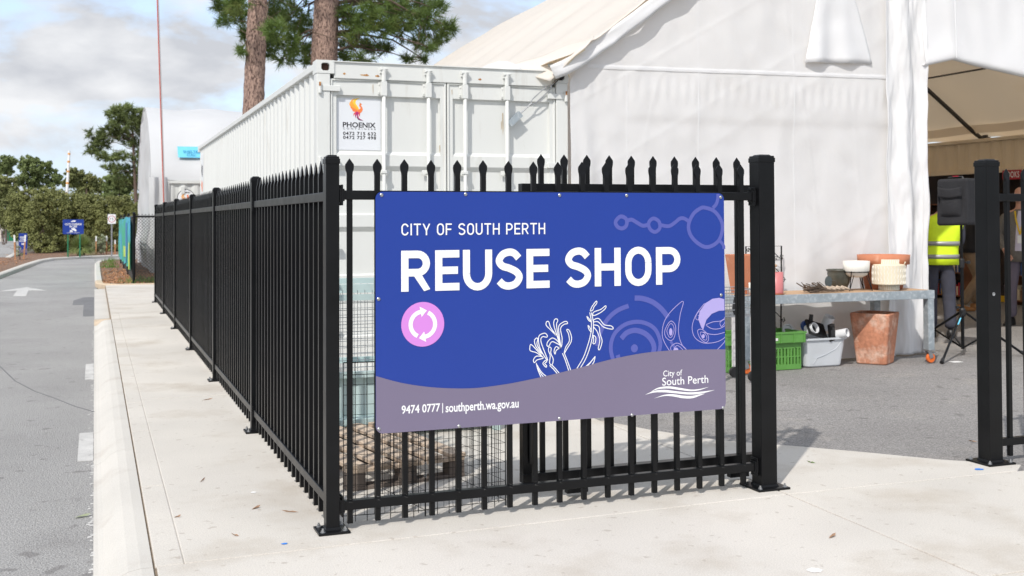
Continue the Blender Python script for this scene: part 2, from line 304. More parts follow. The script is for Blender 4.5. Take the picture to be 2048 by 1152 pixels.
struct('joint_base', MB().prism([(-.83, -12), (12, -12), (12, -.1), (.7, .3), (.7, 22.4), (-.83, 22.4)], -.15, -.010), 'seam_dirt')
# mountable kerb
kb = tag(bpy.data.objects.new('kerb', None), kind='structure'); COL.objects.link(kb)
prof = [(-.826, .0), (-.875, .001), (-.925, -.008), (-.965, -.028), (-.995, -.056), (-1.02, -.078), (-1.045, -.0865), (-1.065, -.088)]
def kerb_run(y0, y1, taper0=0, taper1=0, m='concrete_kerb', n=8):
    v = []; f = []; m_ = len(prof)
    for i in range(n+1):
        y = y0+(y1-y0)*i/n; t = 1.0
        if taper1 and i == n: t = .12
        if taper0 and i == 0: t = .12
        for x, z in prof: v.append((x, y, -.088+(z+.088)*t))
        v.append((-1.065, y, -.15)); v.append((-.826, y, -.15))
    q = m_+2
    for i in range(n):
        for k_ in range(q): f.append((i*q+k_, i*q+(k_+1) % q, (i+1)*q+(k_+1) % q, (i+1)*q+k_))
    f.append(tuple(range(q))); f.append(tuple(n*q+k_ for k_ in reversed(range(q))))
    return MB().add(v, f).build('kerb_block', m, kb, smooth=False)
ys = [-12, -9, -6, -3.2, -.28, 2.4, 5.2, 8.0, 10.9, 12.7]
for a, b in zip(ys, ys[1:]): kerb_run(a+.003, b-.003)
kerb_run(12.703, 13.85, taper1=1, m='concrete_sand', n=1)
MB().prism([(-1.06, 13.9), (-.824, 13.9), (-.824, 22.4), (-1.06, 22.4)], -.15, -.078).build('apron_lip', 'concrete_kerb', kb)
# bed beyond the crossover: raised kerb with a corner, mulch inside
def curve_kerb(pts, wdt, z0, z1, name, m, par):
    n = len(pts); V2 = [Vector(p) for p in pts]; v = []; f = []
    for i in range(n):
        d = (V2[min(i+1, n-1)]-V2[max(i-1, 0)]).normalized(); q = Vector((-d.y, d.x))*wdt
        a, b = V2[i], V2[i]+q
        v += [(a.x, a.y, z0), (a.x, a.y, z1-.025), (a.x+q.x*.25, a.y+q.y*.25, z1), (b.x, b.y, z1), (b.x, b.y, z0)]
    for i in range(n-1):
        for k_ in range(5): f.append((i*5+k_, i*5+(k_+1) % 5, (i+1)*5+(k_+1) % 5, (i+1)*5+k_))
    f.append(tuple(range(5))); f.append(tuple((n-1)*5+k_ for k_ in reversed(range(5))))
    return MB().add(v, f).build(name, m, par)
kc = [(.6, 22.45), (-.55, 22.5), (-.86, 22.75), (-1.03, 23.3), (-1.05, 24.5)]
curve_kerb(kc[::-1], .16, -.15, .02, 'kerb_block', 'concrete_sand', kb)
kc2 = [(-1.05, 24.5), (-1.06, 30), (-1.05, 37), (-.95, 39.3), (-.55, 40.6), (.1, 41.3), (2, 41.9), (10, 42.3)]
curve_kerb(kc2[::-1], .16, -.15, .03, 'kerb_block', 'concrete_kerb', kb)
struct('mulch_bed', MB().prism([(-.9, 22.9), (-.5, 22.62), (30, 22.62), (30, 41.9), (2, 41.7), (.1, 41.1), (-.6, 40.2), (-.9, 39)], -.14, .006), 'mulch')
lk = [(-9, 26), (-3.55, 29), (-3.2, 37.5), (-2.95, 42), (-2.6, 44.2), (-1.2, 46.2), (.6, 47.6), (4, 48.2), (30, 48.5)]
curve_kerb([(p[0], p[1]) for p in lk], .18, -.15, .02, 'kerb_block', 'concrete_kerb', kb)
struct('verge', MB().prism([(-9, 26.3), (-3.7, 29.2), (-3.35, 37.6), (-3.1, 42.1), (-2.75, 44.4), (-1.3, 46.4), (.6, 47.85), (4, 48.5), (30, 48.8), (30, 70), (-3.6, 70), (-4.2, 47), (-9, 45)], -.14, .0), 'mulch')
curve_kerb([(-4.35, 46), (-4.6, 60), (-5.4, 100)], .2, -.15, .03, 'kerb_block', 'concrete_kerb', kb)
# road markings
struct('arrow_marking', MB().prism([(-2.60, 24.1), (-3.12, 22.55), (-2.72, 22.75), (-2.68, 20.6), (-2.42, 20.6), (-2.48, 22.7), (-2.1, 22.5)][::-1], ROAD_Z+.001, ROAD_Z+.004), 'road_paint')
for (x0, x1, y0, y1) in ((-1.165, -1.068, 2.55, 3.6), (-1.15, -1.068, 6.6, 7.9)):
    struct('edge_marking', MB().box((x0, y0, ROAD_Z+.001), (x1, y1, ROAD_Z+.004)), 'road_paint')
struct('asphalt_patch', MB().prism([(-1.07, 14.6), (-1.07, 19.6), (-1.27, 19.6), (-1.45, 18.7), (-1.45, 17.4), (-1.25, 17.4), (-1.24, 14.6)], ROAD_Z+.001, ROAD_Z+.003), 'asphalt_patch')
# a hairline crack across the lane and crumbled edge along the gutter
cr = [G(x, y, ROAD_Z) for x, y in ((-60, 690), (0, 733), (30, 762), (70, 783), (110, 797), (150, 813), (185, 823), (203, 828))]
MBc = MB()
for a, b in zip(cr, cr[1:]): MBc.bar((a.x, a.y, ROAD_Z+.001), (b.x, b.y, ROAD_Z+.001), .012, .003)
struct('road_crack', MBc, 'asphalt_patch')
eb = MB()
for i in range(150):
    y = random.uniform(-1, 12); x = -1.066-abs(random.gauss(0, .014)); s_ = random.uniform(.004, .013)
    eb.add([(x-s_, y-s_, ROAD_Z+.0015), (x+s_, y-s_*.6, ROAD_Z+.0015), (x+s_*.7, y+s_*1.4, ROAD_Z+.004), (x-s_*.8, y+s_, ROAD_Z+.002)], [(0, 1, 2, 3)])
tag(eb.build('gutter_grit', 'road_paint'), 'crumbled pale grit along the gutter edge of the road', 'grit', kind='stuff')
mc = MB()
for i in range(5200):            # bark chips
    if i < 2600: x, y = random.uniform(-.85, 1.6), 22.8+abs(random.gauss(0, 5))
    else: x, y = random.uniform(-6, 2.5), random.uniform(30, 50)
    if i >= 2600 and not (x < -3.8+ (y-29)*.02 and y < 45 or (y > 48.8)): continue
    if y > 40 and i < 2600: continue
    s_ = random.uniform(.02, .06); a = random.uniform(0, PI); z = .008
    c, d = math.cos(a)*s_, math.sin(a)*s_
    mc.add([(x-c, y-d, z), (x+d*.35, y-c*.35, z+.02), (x+c, y+d, z+.006), (x-d*.35, y+c*.35, z+.016)], [(0, 1, 2, 3)])
tag(mc.build('bark_chips', 'stake'), 'brown bark chip mulch scattered over the planting beds', 'mulch', kind='stuff')

# ================================================================== FENCES
def picket_mesh(zb=.03, zt=1.775, wide='x', w=.0125):
    k = zt-1.775
    ring = [(zb, w, w), (1.698+k, w, w), (1.712+k, w*1.1, w*.9), (1.728+k, .0195, .0068), (1.742+k, .0215, .005), (1.752+k, .0205, .0042), (1.780+k, .0010, .0010)]
    v = []; f = []
    for z, a, b in ring:
        if wide == 'y': a, b = b, a
        v += [(-a, -b, z), (a, -b, z), (a, b, z), (-a, b, z)]
    for i in range(len(ring)-1):
        for q in range(4): f.append((i*4+q, i*4+(q+1) % 4, (i+1)*4+(q+1) % 4, (i+1)*4+q))
    f.append((3, 2, 1, 0)); f.append(tuple(range(len(v)-4, len(v))))
    return MB().add(v, f).mesh('picket', 'black')
def cap_mesh(s, h):
    a = s/2+.003
    v = []; f = []
    for z, q in ((h-.014, a), (h+.010, a), (h+.0105, a-.0015), (h+.029, s/2*.60)):
        v += [(-q, -q, z), (q, -q, z), (q, q, z), (-q, q, z)]
    for i in range(3):
        for k_ in range(4): f.append((i*4+k_, i*4+(k_+1) % 4, (i+1)*4+(k_+1) % 4, (i+1)*4+k_))
    f += [(3, 2, 1, 0), (12, 13, 14, 15)]
    return MB().add(v, f).mesh('cap', 'black')
def plate_mesh(p, t=.012): return MB().box((-p/2, -p/2, 0), (p/2, p/2, t)).mesh('base_plate', 'black')
def bolt_mesh():
    m = MB().lathe([(.013, .012), (.013, .0145), (.0001, .0146)], n=12); m.lathe([(.009, .0146), (.009, .0225), (.0001, .0226)], n=6); m.lathe([(.005, .0226), (.005, .031), (.0001, .0311)], n=8)
    return m.mesh('bolt', 'steel')
BOLT = bolt_mesh()
def weld_mesh(s): 
    m = MB(); a = s/2+.007
    m.lathe([(a*1.38, .0122), (a*1.30, .02), (a*1.2, .024)], n=4); m.v = [(x*math.cos(PI/4)-y*math.sin(PI/4), x*math.sin(PI/4)+y*math.cos(PI/4), z) for x, y, z in m.v]
    return m.mesh('weld', 'black')
def post_set(s, h, plate):
    return dict(post=MB().box((-s/2, -s/2, .012), (s/2, s/2, h-.012)).mesh('post', 'black'), cap=cap_mesh(s, h-.034), plate=plate_mesh(plate), weld=weld_mesh(s), s=s, p=plate)
def add_post(ps, root, loc, bolts=True):
    p = place(ps['post'], 'post', root, loc, bevel=.004)
    place(ps['cap'], 'cap', p, bevel=.002); place(ps['plate'], 'base_plate', p, bevel=.002); place(ps['weld'], 'weld_bead', p)
    if bolts:
        d = ps['p']/2-.022
        for a in (-1, 1):
            for b in (-1, 1): place(BOLT, 'bolt', p, (a*d, b*d, 0), (0, 0, random.random()))
    return p
PS65 = post_set(.065, 1.80, .150); PS100 = post_set(.10, 1.84, .20)
SP = 2.7047
lf = thing('palisade_fence', 'long black steel spear-top fence running beside the kerb footpath', 'fence', (0, 0, 0))
for i in range(7): add_post(PS65, lf, (0, SP*i, 0), True)
RAIL_Y = MB().box((-.02, .034, -.0225), (.02, SP-.034, .0225)).mesh('rail', 'black')
PKY = picket_mesh(wide='y')
BR = MB().box((-.026, -.012, -.03), (.026, .012, .03)).box((-.03, -.004, -.048), (.03, .004, .048)).mesh('rail_bracket', 'black')
for i in range(6):
    for z in (1.597, .14):
        place(RAIL_Y, 'rail', lf, (0, SP*i, z), bevel=.003)
        place(BR, 'rail_bracket', lf, (0, SP*i+.046, z)); place(BR, 'rail_bracket', lf, (0, SP*(i+1)-.046, z))
    for k_ in range(1, 20): place(PKY, 'picket', lf, (0, SP*i+SP/20*k_, random.uniform(-.002, .002)))
ff = thing('palisade_fence', 'short black spear-top fence panel carrying the big blue sign', 'fence', (1.2, 0, 0))
PKX = picket_mesh()
XR = 2.405
for i in range(17): place(PKX, 'picket', ff, (.088+.1363*i-1.2, 0, random.uniform(-.002, .002)), bevel=.0015)
BRX = MB().box((-.012, -.028, -.03), (.012, .028, .03)).box((-.004, -.032, -.05), (.004, .032, .05)).mesh('rail_bracket', 'black')
for z in (1.603, .118):
    MB().box((.034-1.2, -.02, z-.0225), (XR-.05-1.2, .02, z+.0225)).build('rail', 'black', ff, bevel=.003)
    for x in (.047, XR-.064):
        b = place(BRX, 'rail_bracket', ff, (x-1.2, 0, z), bevel=.002)
        for dz in (-.041, .041): place(MB().lathe([(.006, -.03), (.006, 0), (.0001, .001)], n=8).mesh('bolt', 'black'), 'bolt', b, (0, -.0, dz), (PI/2, 0, 0))
add_post(PS100, ff, (XR-1.2, 0, 0))
rs = random.Random(21)
for i in range(17):      # rubbed weld marks where pickets pass the lower rail
    x = .088+.1363*i-1.2
    for z0, y_, s_ in ((.142, -.0129, .010), (.128, -.0204, .011)):
        P = [(x+s_*math.cos(k_*PI/4)*rs.uniform(.4, 1), z0+s_*.8*abs(math.sin(k_*PI/8))*rs.uniform(.3, 1.3)) for k_ in range(8)]
        MB().add([(a_, y_, b_) for a_, b_ in P], [tuple(range(8))]).build('weld_mark', 'scuff', ff)
# far side of the opening
GX, GY = 4.017, .031
rf = thing('palisade_fence', 'black spear-top fence with square gate post at the far side of the gateway', 'fence', (GX, GY, 0))
pp = add_post(PS100, rf, (0, 0, 0)); add_post(PS65, rf, (2.42, 0, 0))
MB().lathe([(.011, 0), (.011, .003), (.007, .003), (.007, -.002)], n=14).build('lock_hole', 'steel', pp).matrix_local = Matrix.Translation((-.008, -.0505, 1.02)) @ Matrix.Rotation(PI/2, 4, 'X')
for i in range(16): place(PKX, 'picket', rf, (.152+.1363*i, 0, 0), bevel=.0015)
for z in (1.603, .118): MB().box((.05, -.02, z-.0225), (2.39, .02, z+.0225)).build('rail', 'black', rf, bevel=.003)
# sliding gate parked behind the front panel
gt = thing('sliding_gate', 'black spear-top sliding gate parked open behind the signed fence panel', 'gate', (1.8, .2, 0))
PKG = picket_mesh(.09, 1.825)
for i in range(11): place(PKG, 'picket', gt, (1.165+.1338*i-1.8, 0, 0), bevel=.0015)
for z0, z1 in ((1.625, 1.672), (.095, .145)): MB().box((1.045-1.8, -.03, z0), (2.60-1.8, .03, z1)).build('rail', 'black', gt, bevel=.003)
st = MB().box((1.045-1.8, -.0285, .145), (1.11-1.8, .0285, 1.625)).build('stile', 'black', gt, bevel=.003)
MB().box((2.55-1.8, -.0285, .145), (2.599-1.8, .0285, 1.625)).build('stile', 'black', gt, bevel=.003)
lt = MB().tube([(1.085-1.8, -.036, .20), (1.085-1.8, -.045, .24), (1.085-1.8, -.045, .40), (1.085-1.8, -.036, .44)], [.008, .011, .011, .014], 8).build('latch', 'black_plastic', gt)
MB().lathe([(.024, -.014), (.028, 0), (.024, .014)], (1.112-1.8, 0, .42), 14).build('roller', 'black_plastic', gt)
MB().box((1.30-1.8, -.02, .02), (1.42-1.8, .02, .0945)).build('wheel_bracket', 'black', gt); MB().box((2.3-1.8, -.02, .02), (2.42-1.8, .02, .0945)).build('wheel_bracket', 'black', gt)

# ================================================================== SIGN
YS = -.034
def S(x, y): p = PY(x, y, YS); return (p.x, p.z)
sx0, sz1 = S(751, 381.5); sx1, sz0 = S(1451.5, 819.5); sz0 = (sz0+S(751, 865.5)[1])/2; sz1 = (sz1+S(1450, 388)[1])/2
sg = thing('sign_board', 'large blue and mauve rectangular sign reading REUSE SHOP screwed to black fence', 'sign', ((sx0+sx1)/2, YS, sz0))
so_ = Vector(sg.location)
def rrect(x0, x1, z0, z1, r, n=6):
    P = []
    for cx, cz, a in ((x1-r, z0+r, -PI/2), (x1-r, z1-r, 0), (x0+r, z1-r, PI/2), (x0+r, z0+r, PI)):
        for i in range(n+1): t = a+PI/2*i/n; P.append((cx+r*math.cos(t), cz+r*math.sin(t)))
    return P
bd = MB().wall(rrect(sx0, sx1, sz0, sz1, .035), YS, YS+.004).build('board', 'sign_blue', sg, off=so_)
def spline(P, n=6, closed=False):
    P = [Vector((p[0], p[1])) for p in P]; out_ = []; m = len(P)
    for i in range(m if closed else m-1):
        if closed: a, b, c, d = P[i-1], P[i], P[(i+1) % m], P[(i+2) % m]
        else: a, b, c, d = P[max(i-1, 0)], P[i], P[i+1], P[min(i+2, m-1)]
        for k_ in range(n):
            t = k_/n; out_.append(.5*((2*b)+(c-a)*t+(2*a-5*b+4*c-d)*t*t+(3*b-a-3*c+d)*t**3))
    if not closed: out_.append(P[-1])
    return [(q.x, q.y) for q in out_]
def px3(P): return [S(1020+x/4.452, 370+y/4.452) for x, y in P]
def px4(P): return [S(1020+x/4.115, 580+y/4.115) for x, y in P]
def px1(P): return [S(1020+x/3.413, 760+y/3.413) for x, y in P]
def clip_x(P): return [(min(x, sx1-.004), min(z, sz1-.004)) for x, z in P]
PXM = 1/390.0       # metres per photo pixel on the board, near its middle
YR, YF, YM, YT = YS-.0008, YS-.0014, YS-.0020, YS-.0027
rg = MB()
_cnt = [0]
def ring(mb, P, w, closed=True, y=YR):
    _cnt[0] += 1
    if mb is rg: MB().ribbon(clip_x(spline(P, 6, closed)), w, y-.00002*(_cnt[0] % 14), closed).build('ring_print', 'sign_ring', bd, off=so_); return
    mb.ribbon(clip_x(spline(P, 6, closed)), w, y-.00002*(_cnt[0] % 14), closed)
ring(rg, px3([(985, 280), (1035, 305), (1035, 360), (998, 387), (955, 370), (940, 325)]), .021)
ring(rg, px3([(1275, 298), (1325, 325), (1332, 385), (1290, 418), (1245, 390), (1235, 335)]), .020)
ring(rg, px3([(1030, 325), (1080, 308), (1130, 335), (1180, 362), (1225, 355)]), .021, False)
ring(rg, px3([(1335, 355), (1410, 367), (1460, 340), (1510, 300), (1550, 298), (1592, 325)]), .020, False)
ring(rg, px3([(1735, 202), (1820, 235), (1880, 320), (1890, 400), (1860, 490), (1800, 540), (1730, 550), (1650, 500), (1600, 430), (1590, 350), (1630, 260), (1690, 210)]), .021)
ring(rg, px3([(1805, 205), (1835, 170), (1850, 120), (1850, 80)]), .020, False)
ring(rg, px3([(1865, 495), (1895, 530), (1910, 570)]), .018, False)
ring(rg, px4([(1025, 66), (1090, 70), (1170, 98), (1240, 150), (1300, 225)]), .028, False)
ring(rg, px4([(975, 130), (890, 165), (820, 220), (770, 290), (735, 370), (715, 460)]), .024, False)
ring(rg, px4([(1030, 262), (1120, 275), (1195, 325), (1235, 420), (1228, 500), (1200, 560), (1100, 640), (1000, 660), (880, 620), (838, 540), (830, 450), (860, 360), (935, 290)]), .022)
ring(rg, px4([(915, 400), (960, 352), (1030, 332), (1110, 358), (1165, 415), (1185, 480), (1165, 540), (1120, 590)]), .028, False)
ring(rg, px4([(885, 535), (900, 580), (930, 610)]), .024, False)
ring(rg, px4([(1320, 420), (1345, 460), (1370, 490)]), .016, False)
c = px4([(1023, 480)])[0]; rg.add([(c[0]+.0205*math.cos(i*PI/10), YR, c[1]+.0215*math.sin(i*PI/10)) for i in range(20)], [tuple(range(20))])
rg.build('ring_print', 'sign_ring', bd, off=so_)
ll = MB()
ring(ll, px4([(1425, 95), (1370, 130), (1300, 205), (1262, 280), (1252, 370), (1275, 440), (1330, 520), (1400, 560), (1450, 500), (1420, 460), (1395, 400), (1385, 320), (1400, 200)]), .0035, y=YF)
ring(ll, px4([(1325, 255), (1358, 285), (1362, 340), (1345, 400), (1315, 415), (1280, 385), (1272, 340), (1295, 285)]), .0034, y=YF)
ring(ll, px4([(1325, 275), (1345, 300), (1348, 340), (1330, 385), (1308, 385), (1290, 340), (1305, 295)]), .003, y=YF)
ring(ll, px4([(1370, 437), (1420, 460), (1455, 510), (1400, 560), (1340, 520), (1322, 470)]), .0034, y=YF)
ring(ll, px4([(1372, 457), (1410, 480), (1435, 520), (1390, 540), (1345, 500)]), .003, y=YF)
ring(ll, px4([(1600, 110), (1545, 180), (1510, 250), (1498, 320), (1520, 390), (1580, 432), (1650, 436), (1720, 420), (1775, 385)]), .0035, False, YF)
ring(ll, px4([(1590, 345), (1640, 362), (1700, 365), (1775, 345)]), .0035, False, YF)
ring(ll, px4([(1545, 330), (1580, 325), (1625, 365), (1632, 410), (1610, 432), (1570, 405), (1548, 365)]), .0034, y=YF)
ring(ll, px4([(1565, 350), (1595, 352), (1618, 385), (1612, 412), (1585, 400)]), .003, y=YF)
ring(ll, px4([(1612, 285), (1670, 262), (1730, 255), (1775, 225)]), .0035, False, YF); ring(ll, px4([(1612, 290), (1660, 318), (1720, 318), (1775, 290)]), .0035, False, YF)
ring(ll, px4([(1725, 270), (1745, 250), (1772, 240)]), .0035, False, YF); ring(ll, px4([(1725, 275), (1740, 300), (1772, 262)]), .0035, False, YF)
ring(ll, px4([(1560, 170), (1535, 200), (1528, 235), (1550, 245), (1560, 215), (1545, 210)]), .003, False, YF)
ring(ll, px4([(1705, 490), (1740, 455), (1775, 415)]), .0035, False, YF)
for cpt, rx, rz in (((1322, 345), .010, .020), ((1590, 380), .009, .011), ((1365, 490), .014, .010)):
    c = px4([cpt])[0]; ll.add([(c[0]+rx*math.cos(i*PI/8), YF, c[1]+rz*math.sin(i*PI/8)) for i in range(16)], [tuple(range(16))])
mo = clip_x(px4([(1572, 305), (1548, 240), (1560, 175), (1605, 110), (1665, 72), (1720, 64), (1776, 75), (1776, 168), (1720, 170), (1660, 195), (1615, 245), (1597, 300), (1588, 328)]))
ll.add([(x, YF-.0002, z) for x, z in mo], [tuple(range(len(mo)))])
ll.build('leaf_print', 'sign_lilac', bd, off=so_)
fl = MB()
def fy(): _cnt[0] += 1; return YF-.00001*(_cnt[0] % 33)
def loop(P, w=.0042): fl.ribbon(spline(px4(P), 5, True), w, fy(), True)
def line(P, w=.0042): fl.ribbon(spline(px4(P), 5), w, fy())
for P in ([(172, 448), (162, 475), (168, 500), (215, 515), (262, 545), (215, 490)], [(200, 420), (215, 396), (228, 405), (222, 450), (262, 525), (215, 470)], [(240, 375), (285, 355), (306, 375), (300, 388), (265, 385), (255, 430), (310, 580), (255, 500), (234, 430)],
          [(262, 548), (215, 545), (192, 575), (200, 598), (222, 575), (270, 562)], [(320, 470), (338, 480), (335, 520), (355, 570), (345, 615), (325, 600), (330, 540), (316, 500)], [(290, 580), (270, 605), (295, 635), (300, 622), (285, 605), (302, 590)],
          [(300, 262), (318, 262), (335, 310), (378, 370), (385, 380), (330, 325), (297, 290)], [(365, 245), (385, 238), (392, 255), (382, 290), (400, 400), (415, 480), (388, 380), (360, 290)], [(400, 300), (430, 268), (462, 258), (472, 275), (440, 285), (415, 320), (428, 400), (420, 470), (405, 380)],
          [(412, 450), (380, 410), (345, 395), (310, 425), (303, 455), (318, 462), (345, 425), (395, 445)], [(415, 490), (380, 465), (362, 500), (370, 528), (378, 500), (400, 482)], [(465, 328), (485, 330), (505, 385), (500, 430), (470, 480), (445, 522), (458, 470), (487, 420), (480, 360)],
          [(708, 92), (675, 135), (660, 172), (680, 165), (690, 140), (713, 108)], [(785, 130), (745, 160), (695, 178), (680, 195), (690, 210), (745, 185), (785, 150)], [(690, 245), (730, 235), (775, 285), (830, 295), (848, 312), (835, 322), (770, 305), (725, 262), (688, 262)],
          [(690, 288), (730, 300), (740, 360), (757, 420), (738, 488), (725, 480), (738, 410), (715, 340), (688, 305)], [(685, 375), (705, 390), (700, 435), (682, 440), (688, 410)], [(632, 215), (660, 250), (668, 262), (645, 248)], [(642, 290), (662, 320), (668, 345), (648, 322)]): loop(P)
for P in ([(655, 185), (668, 260), (665, 350), (640, 450), (600, 560), (535, 668)], [(668, 185), (684, 260), (682, 350), (660, 460), (620, 570), (562, 665)], [(430, 520), (455, 580), (487, 680)], [(446, 520), (470, 580), (506, 680)],
          [(325, 620), (365, 660), (400, 705)], [(342, 615), (380, 655), (416, 700)], [(215, 600), (230, 660), (262, 735)], [(220, 615), (262, 680), (318, 725)], [(225, 640), (262, 700), (290, 730)], [(700, 545), (655, 600), (590, 655)], [(700, 548), (685, 600), (640, 645)], [(690, 560), (650, 610), (610, 650)]): line(P)
fl.build('flower_print', 'sign_white', bd, off=so_)
wv = [S(x, y) for x, y in ((751, 752), (800, 765), (850, 773), (900, 776.5), (950, 776), (1000, 770), (1040, 763), (1100, 750), (1160, 735), (1220, 719), (1280, 707), (1330, 701.5), (1380, 699), (1452, 698.5))]
wv = spline([(max(x, sx0) if i == 0 else min(x, sx1), z) for i, (x, z) in enumerate(wv)], 4); wv[0] = (sx0, wv[0][1]); wv[-1] = (sx1, wv[-1][1])
bot = [p for p in rrect(sx0, sx1, sz0, sz1, .035) if p[1] < sz0+.04]
bl = sorted([p for p in bot if p[0] < (sx0+sx1)/2], key=lambda p: -p[1]+p[0]*.001); br = sorted([p for p in bot if p[0] > (sx0+sx1)/2], key=lambda p: p[1])
mv = MB(); poly = bl+br; 
mvp = wv[::-1]+bl+br
mv.add([(x, YM, z) for x, z in mvp], [tuple(range(len(mvp)))]); mv.build('mauve_print', 'sign_mauve', bd, off=so_)
def stext(name, body, a, b, hpx0, m='sign_white', off_=0.0, spacing=1.0, par=None, xadj=1.0):
    """a, b: photo pixels of the lower-left and lower-right of the ink; hpx0: pixel y of the ink top above a"""
    p = S(*a); q = S(*b); t = S(a[0], hpx0); z = (p[1]+q[1])/2
    o = text(name, body, p[0]-so_.x, z-so_.z, (q[0]-p[0]), t[1]-p[1], YT-so_.y, m, par or bd, off_, spacing); return o

def glyph(ch, w, h, t):
    a, b, c, d = t/2, w-t/2, t/2, h-t/2; r = (b-a)/2
    def arc(cx, cz, rx, rz, a0, a1, n=12): return [(cx+rx*math.cos(math.radians(a0+(a1-a0)*i/n)), cz+rz*math.sin(math.radians(a0+(a1-a0)*i/n))) for i in range(n+1)]
    rz = min(r*1.12, (d-c)/2); m = (c+d)/2
    if ch == 'I': return [[(w/2, 0), (w/2, h)]]
    if ch == 'E': return [[(a, 0), (a, h)], [(t*.98, d), (w, d)], [(t*.98, m), (w*.94, m)], [(t*.98, c), (w, c)]]
    if ch == 'F': return [[(a, 0), (a, h)], [(t*.98, d), (w, d)], [(t*.98, m*.98), (w*.92, m*.98)]]
    if ch == 'H': return [[(a, 0), (a, h)], [(b, 0), (b, h)], [(t*.98, m), (w-t*.98, m)]]
    if ch == 'T': return [[(0, d), (w, d)], [(w/2, 0), (w/2, h-t*.98)]]
    if ch == 'Y': return [[(a*.9, h), (w/2, h*.40)], [(w-a*.9, h), (w/2, h*.40)], [(w/2, 0), (w/2, h*.46)]]
    if ch == 'U': return [[(a, h), (a, c+rz)]+arc((a+b)/2, c+rz, r, rz, 180, 360)+[(b, h)]]
    if ch == 'O': return [arc((a+b)/2, d-rz, r, rz, 0, 180)+arc((a+b)/2, c+rz, r, rz, 180, 360)+[(b, d-rz)]]
    if ch == 'C': return [arc((a+b)/2, d-rz, r, rz, 12, 180)+arc((a+b)/2, c+rz, r, rz, 180, 348)]
    if ch in 'PR':
        z1 = h*.42 if ch == 'P' else h*.46; rb = (d-z1)/2; bx = w-t/2-(.0 if ch == 'P' else w*.03)
        out_ = [[(a, 0), (a, h)], [(t*.98, d), (bx-rb, d)]+arc(bx-rb, d-rb, rb, rb, 90, -90)[1:]+[(t*.98, z1)]]
        if ch == 'R': out_.append([(w*.50, z1), (w-t*.52, 0)])
        return out_
    if ch == 'S':
        q = (d-c)/4
        return [spline([(b-.02*w, d-q*.72), (b-w*.18, d-q*.16), (w/2, d), (a+w*.13, d-q*.28), (a, d-q), (a+w*.12, d-q*1.62), (w/2, m+.02*h), (b-w*.10, c+q*1.62), (b, c+q), (b-w*.13, c+q*.28), (w/2, c), (a+w*.16, c+q*.14), (a+.0*w, c+q*.62)], 5)]
def word(body, x0, x1, z0, h, t, wr, gap, space, y):
    tot = sum((space if ch == ' ' else wr.get(ch, 1.0)) for ch in body)+gap*(len(body)-1); k = (x1-x0)/tot; x = x0
    for ch in body:
        if ch == ' ': x += (space+gap)*k; continue
        wd_ = wr.get(ch, 1.0)*k; ov = h*.012 if ch in 'SOCU' else 0
        m = MB()
        for i, P in enumerate(glyph(ch, wd_, h+(2*ov if ch != 'U' else ov), t)): m.ribbon([(x+p[0], z0-ov+p[1]) for p in P], t, y-.00003*i)
        m.v = [(x_, y_, min(z0+h+ov, max(z0-ov, z_))) for x_, y_, z_ in m.v]; m.build('letter', 'sign_white', bd, off=so_); x += wd_+gap*k
pz = (S(802.5, 470.5)[1]+S(1090, 468.5)[1])/2; ph = S(802.5, 447)[1]-S(802.5, 470.5)[1]
word('CITY OF SOUTH PERTH', S(802.5, 460)[0], S(1090, 460)[0], pz, ph, ph*.125, dict(I=.22, T=1.0, E=.88, F=.86, P=.98, Y=1.05), .24, .46, YT)
zb_ = (S(802.5, 580.5)[1]+S(1360, 571)[1])/2; zh_ = S(802.5, 498.5)[1]-S(802.5, 580.5)[1]
for ch, xa, xb in (('R', 802, 861.5), ('E', 870, 918.5), ('U', 925.5, 984), ('S', 991, 1045), ('E', 1052.6, 1098.7), ('S', 1130, 1181.7), ('H', 1189, 1241), ('O', 1250, 1302.5), ('P', 1311.5, 1360.5)):
    u0, u1 = S(xa, 540)[0], S(xb, 540)[0]; ov = .004 if ch in 'SOU' else 0; m = MB()
    for i, P in enumerate(glyph(ch, u1-u0, zh_+(2*ov if ch != 'U' else ov), .037)): m.ribbon([(u0+p[0], zb_-ov+p[1]) for p in P], .037, YT-.00003*i)
    m.v = [(x_, y_, max(zb_-ov, z_)) for x_, y_, z_ in m.v]; m.build('letter', 'sign_white', bd, off=so_)
stext('lettering', '9474 0777', (803, 827), (880, 824), 810, off_=.016)
stext('lettering', 'southperth.wa.gov.au', (891, 829), (1037, 821.5), 805.5, off_=.016)
p = S(885, 826); q = S(885, 806); MB().box((p[0]-.002, YT, p[1]), (p[0]+.002, YT+.0002, q[1])).build('lettering', 'sign_white', bd, off=so_)
def serif_text(body, a, b, top):
    stext('lettering', body, a, b, top, off_=.004)
serif_text('City of', (1326, 756), (1364, 755), 740.5); serif_text('South Perth', (1324, 770.5), (1416, 766.5), 754.5)
lg = MB()
for P, W in (([(960, 80), (1010, 57), (1080, 50), (1150, 59), (1230, 70), (1290, 65), (1355, 47)], [.5, 10, 15, 15, 11, 8, .5]),
             ([(922, 100), (980, 80), (1050, 75), (1130, 83), (1220, 91), (1300, 86), (1395, 68)], [.5, 11, 17, 15, 15, 14, .5]),
             ([(985, 124), (1050, 105), (1110, 104), (1180, 115), (1240, 116), (1290, 103), (1330, 92)], [.5, 8, 15, 18, 17, 10, .5])):
    pts = spline(px1(P), 5); ws = spline([(i, w_) for i, w_ in enumerate(W)], 5); lg.ribbon(pts, [max(.0003, w_[1])/3.413*PXM for w_ in ws], YT)
lg.build('wave_emblem', 'sign_white', bd, off=so_)
c = S(845.5, 648.5); R_ = (S(888.5, 648)[0]-S(802.5, 648)[0])/2
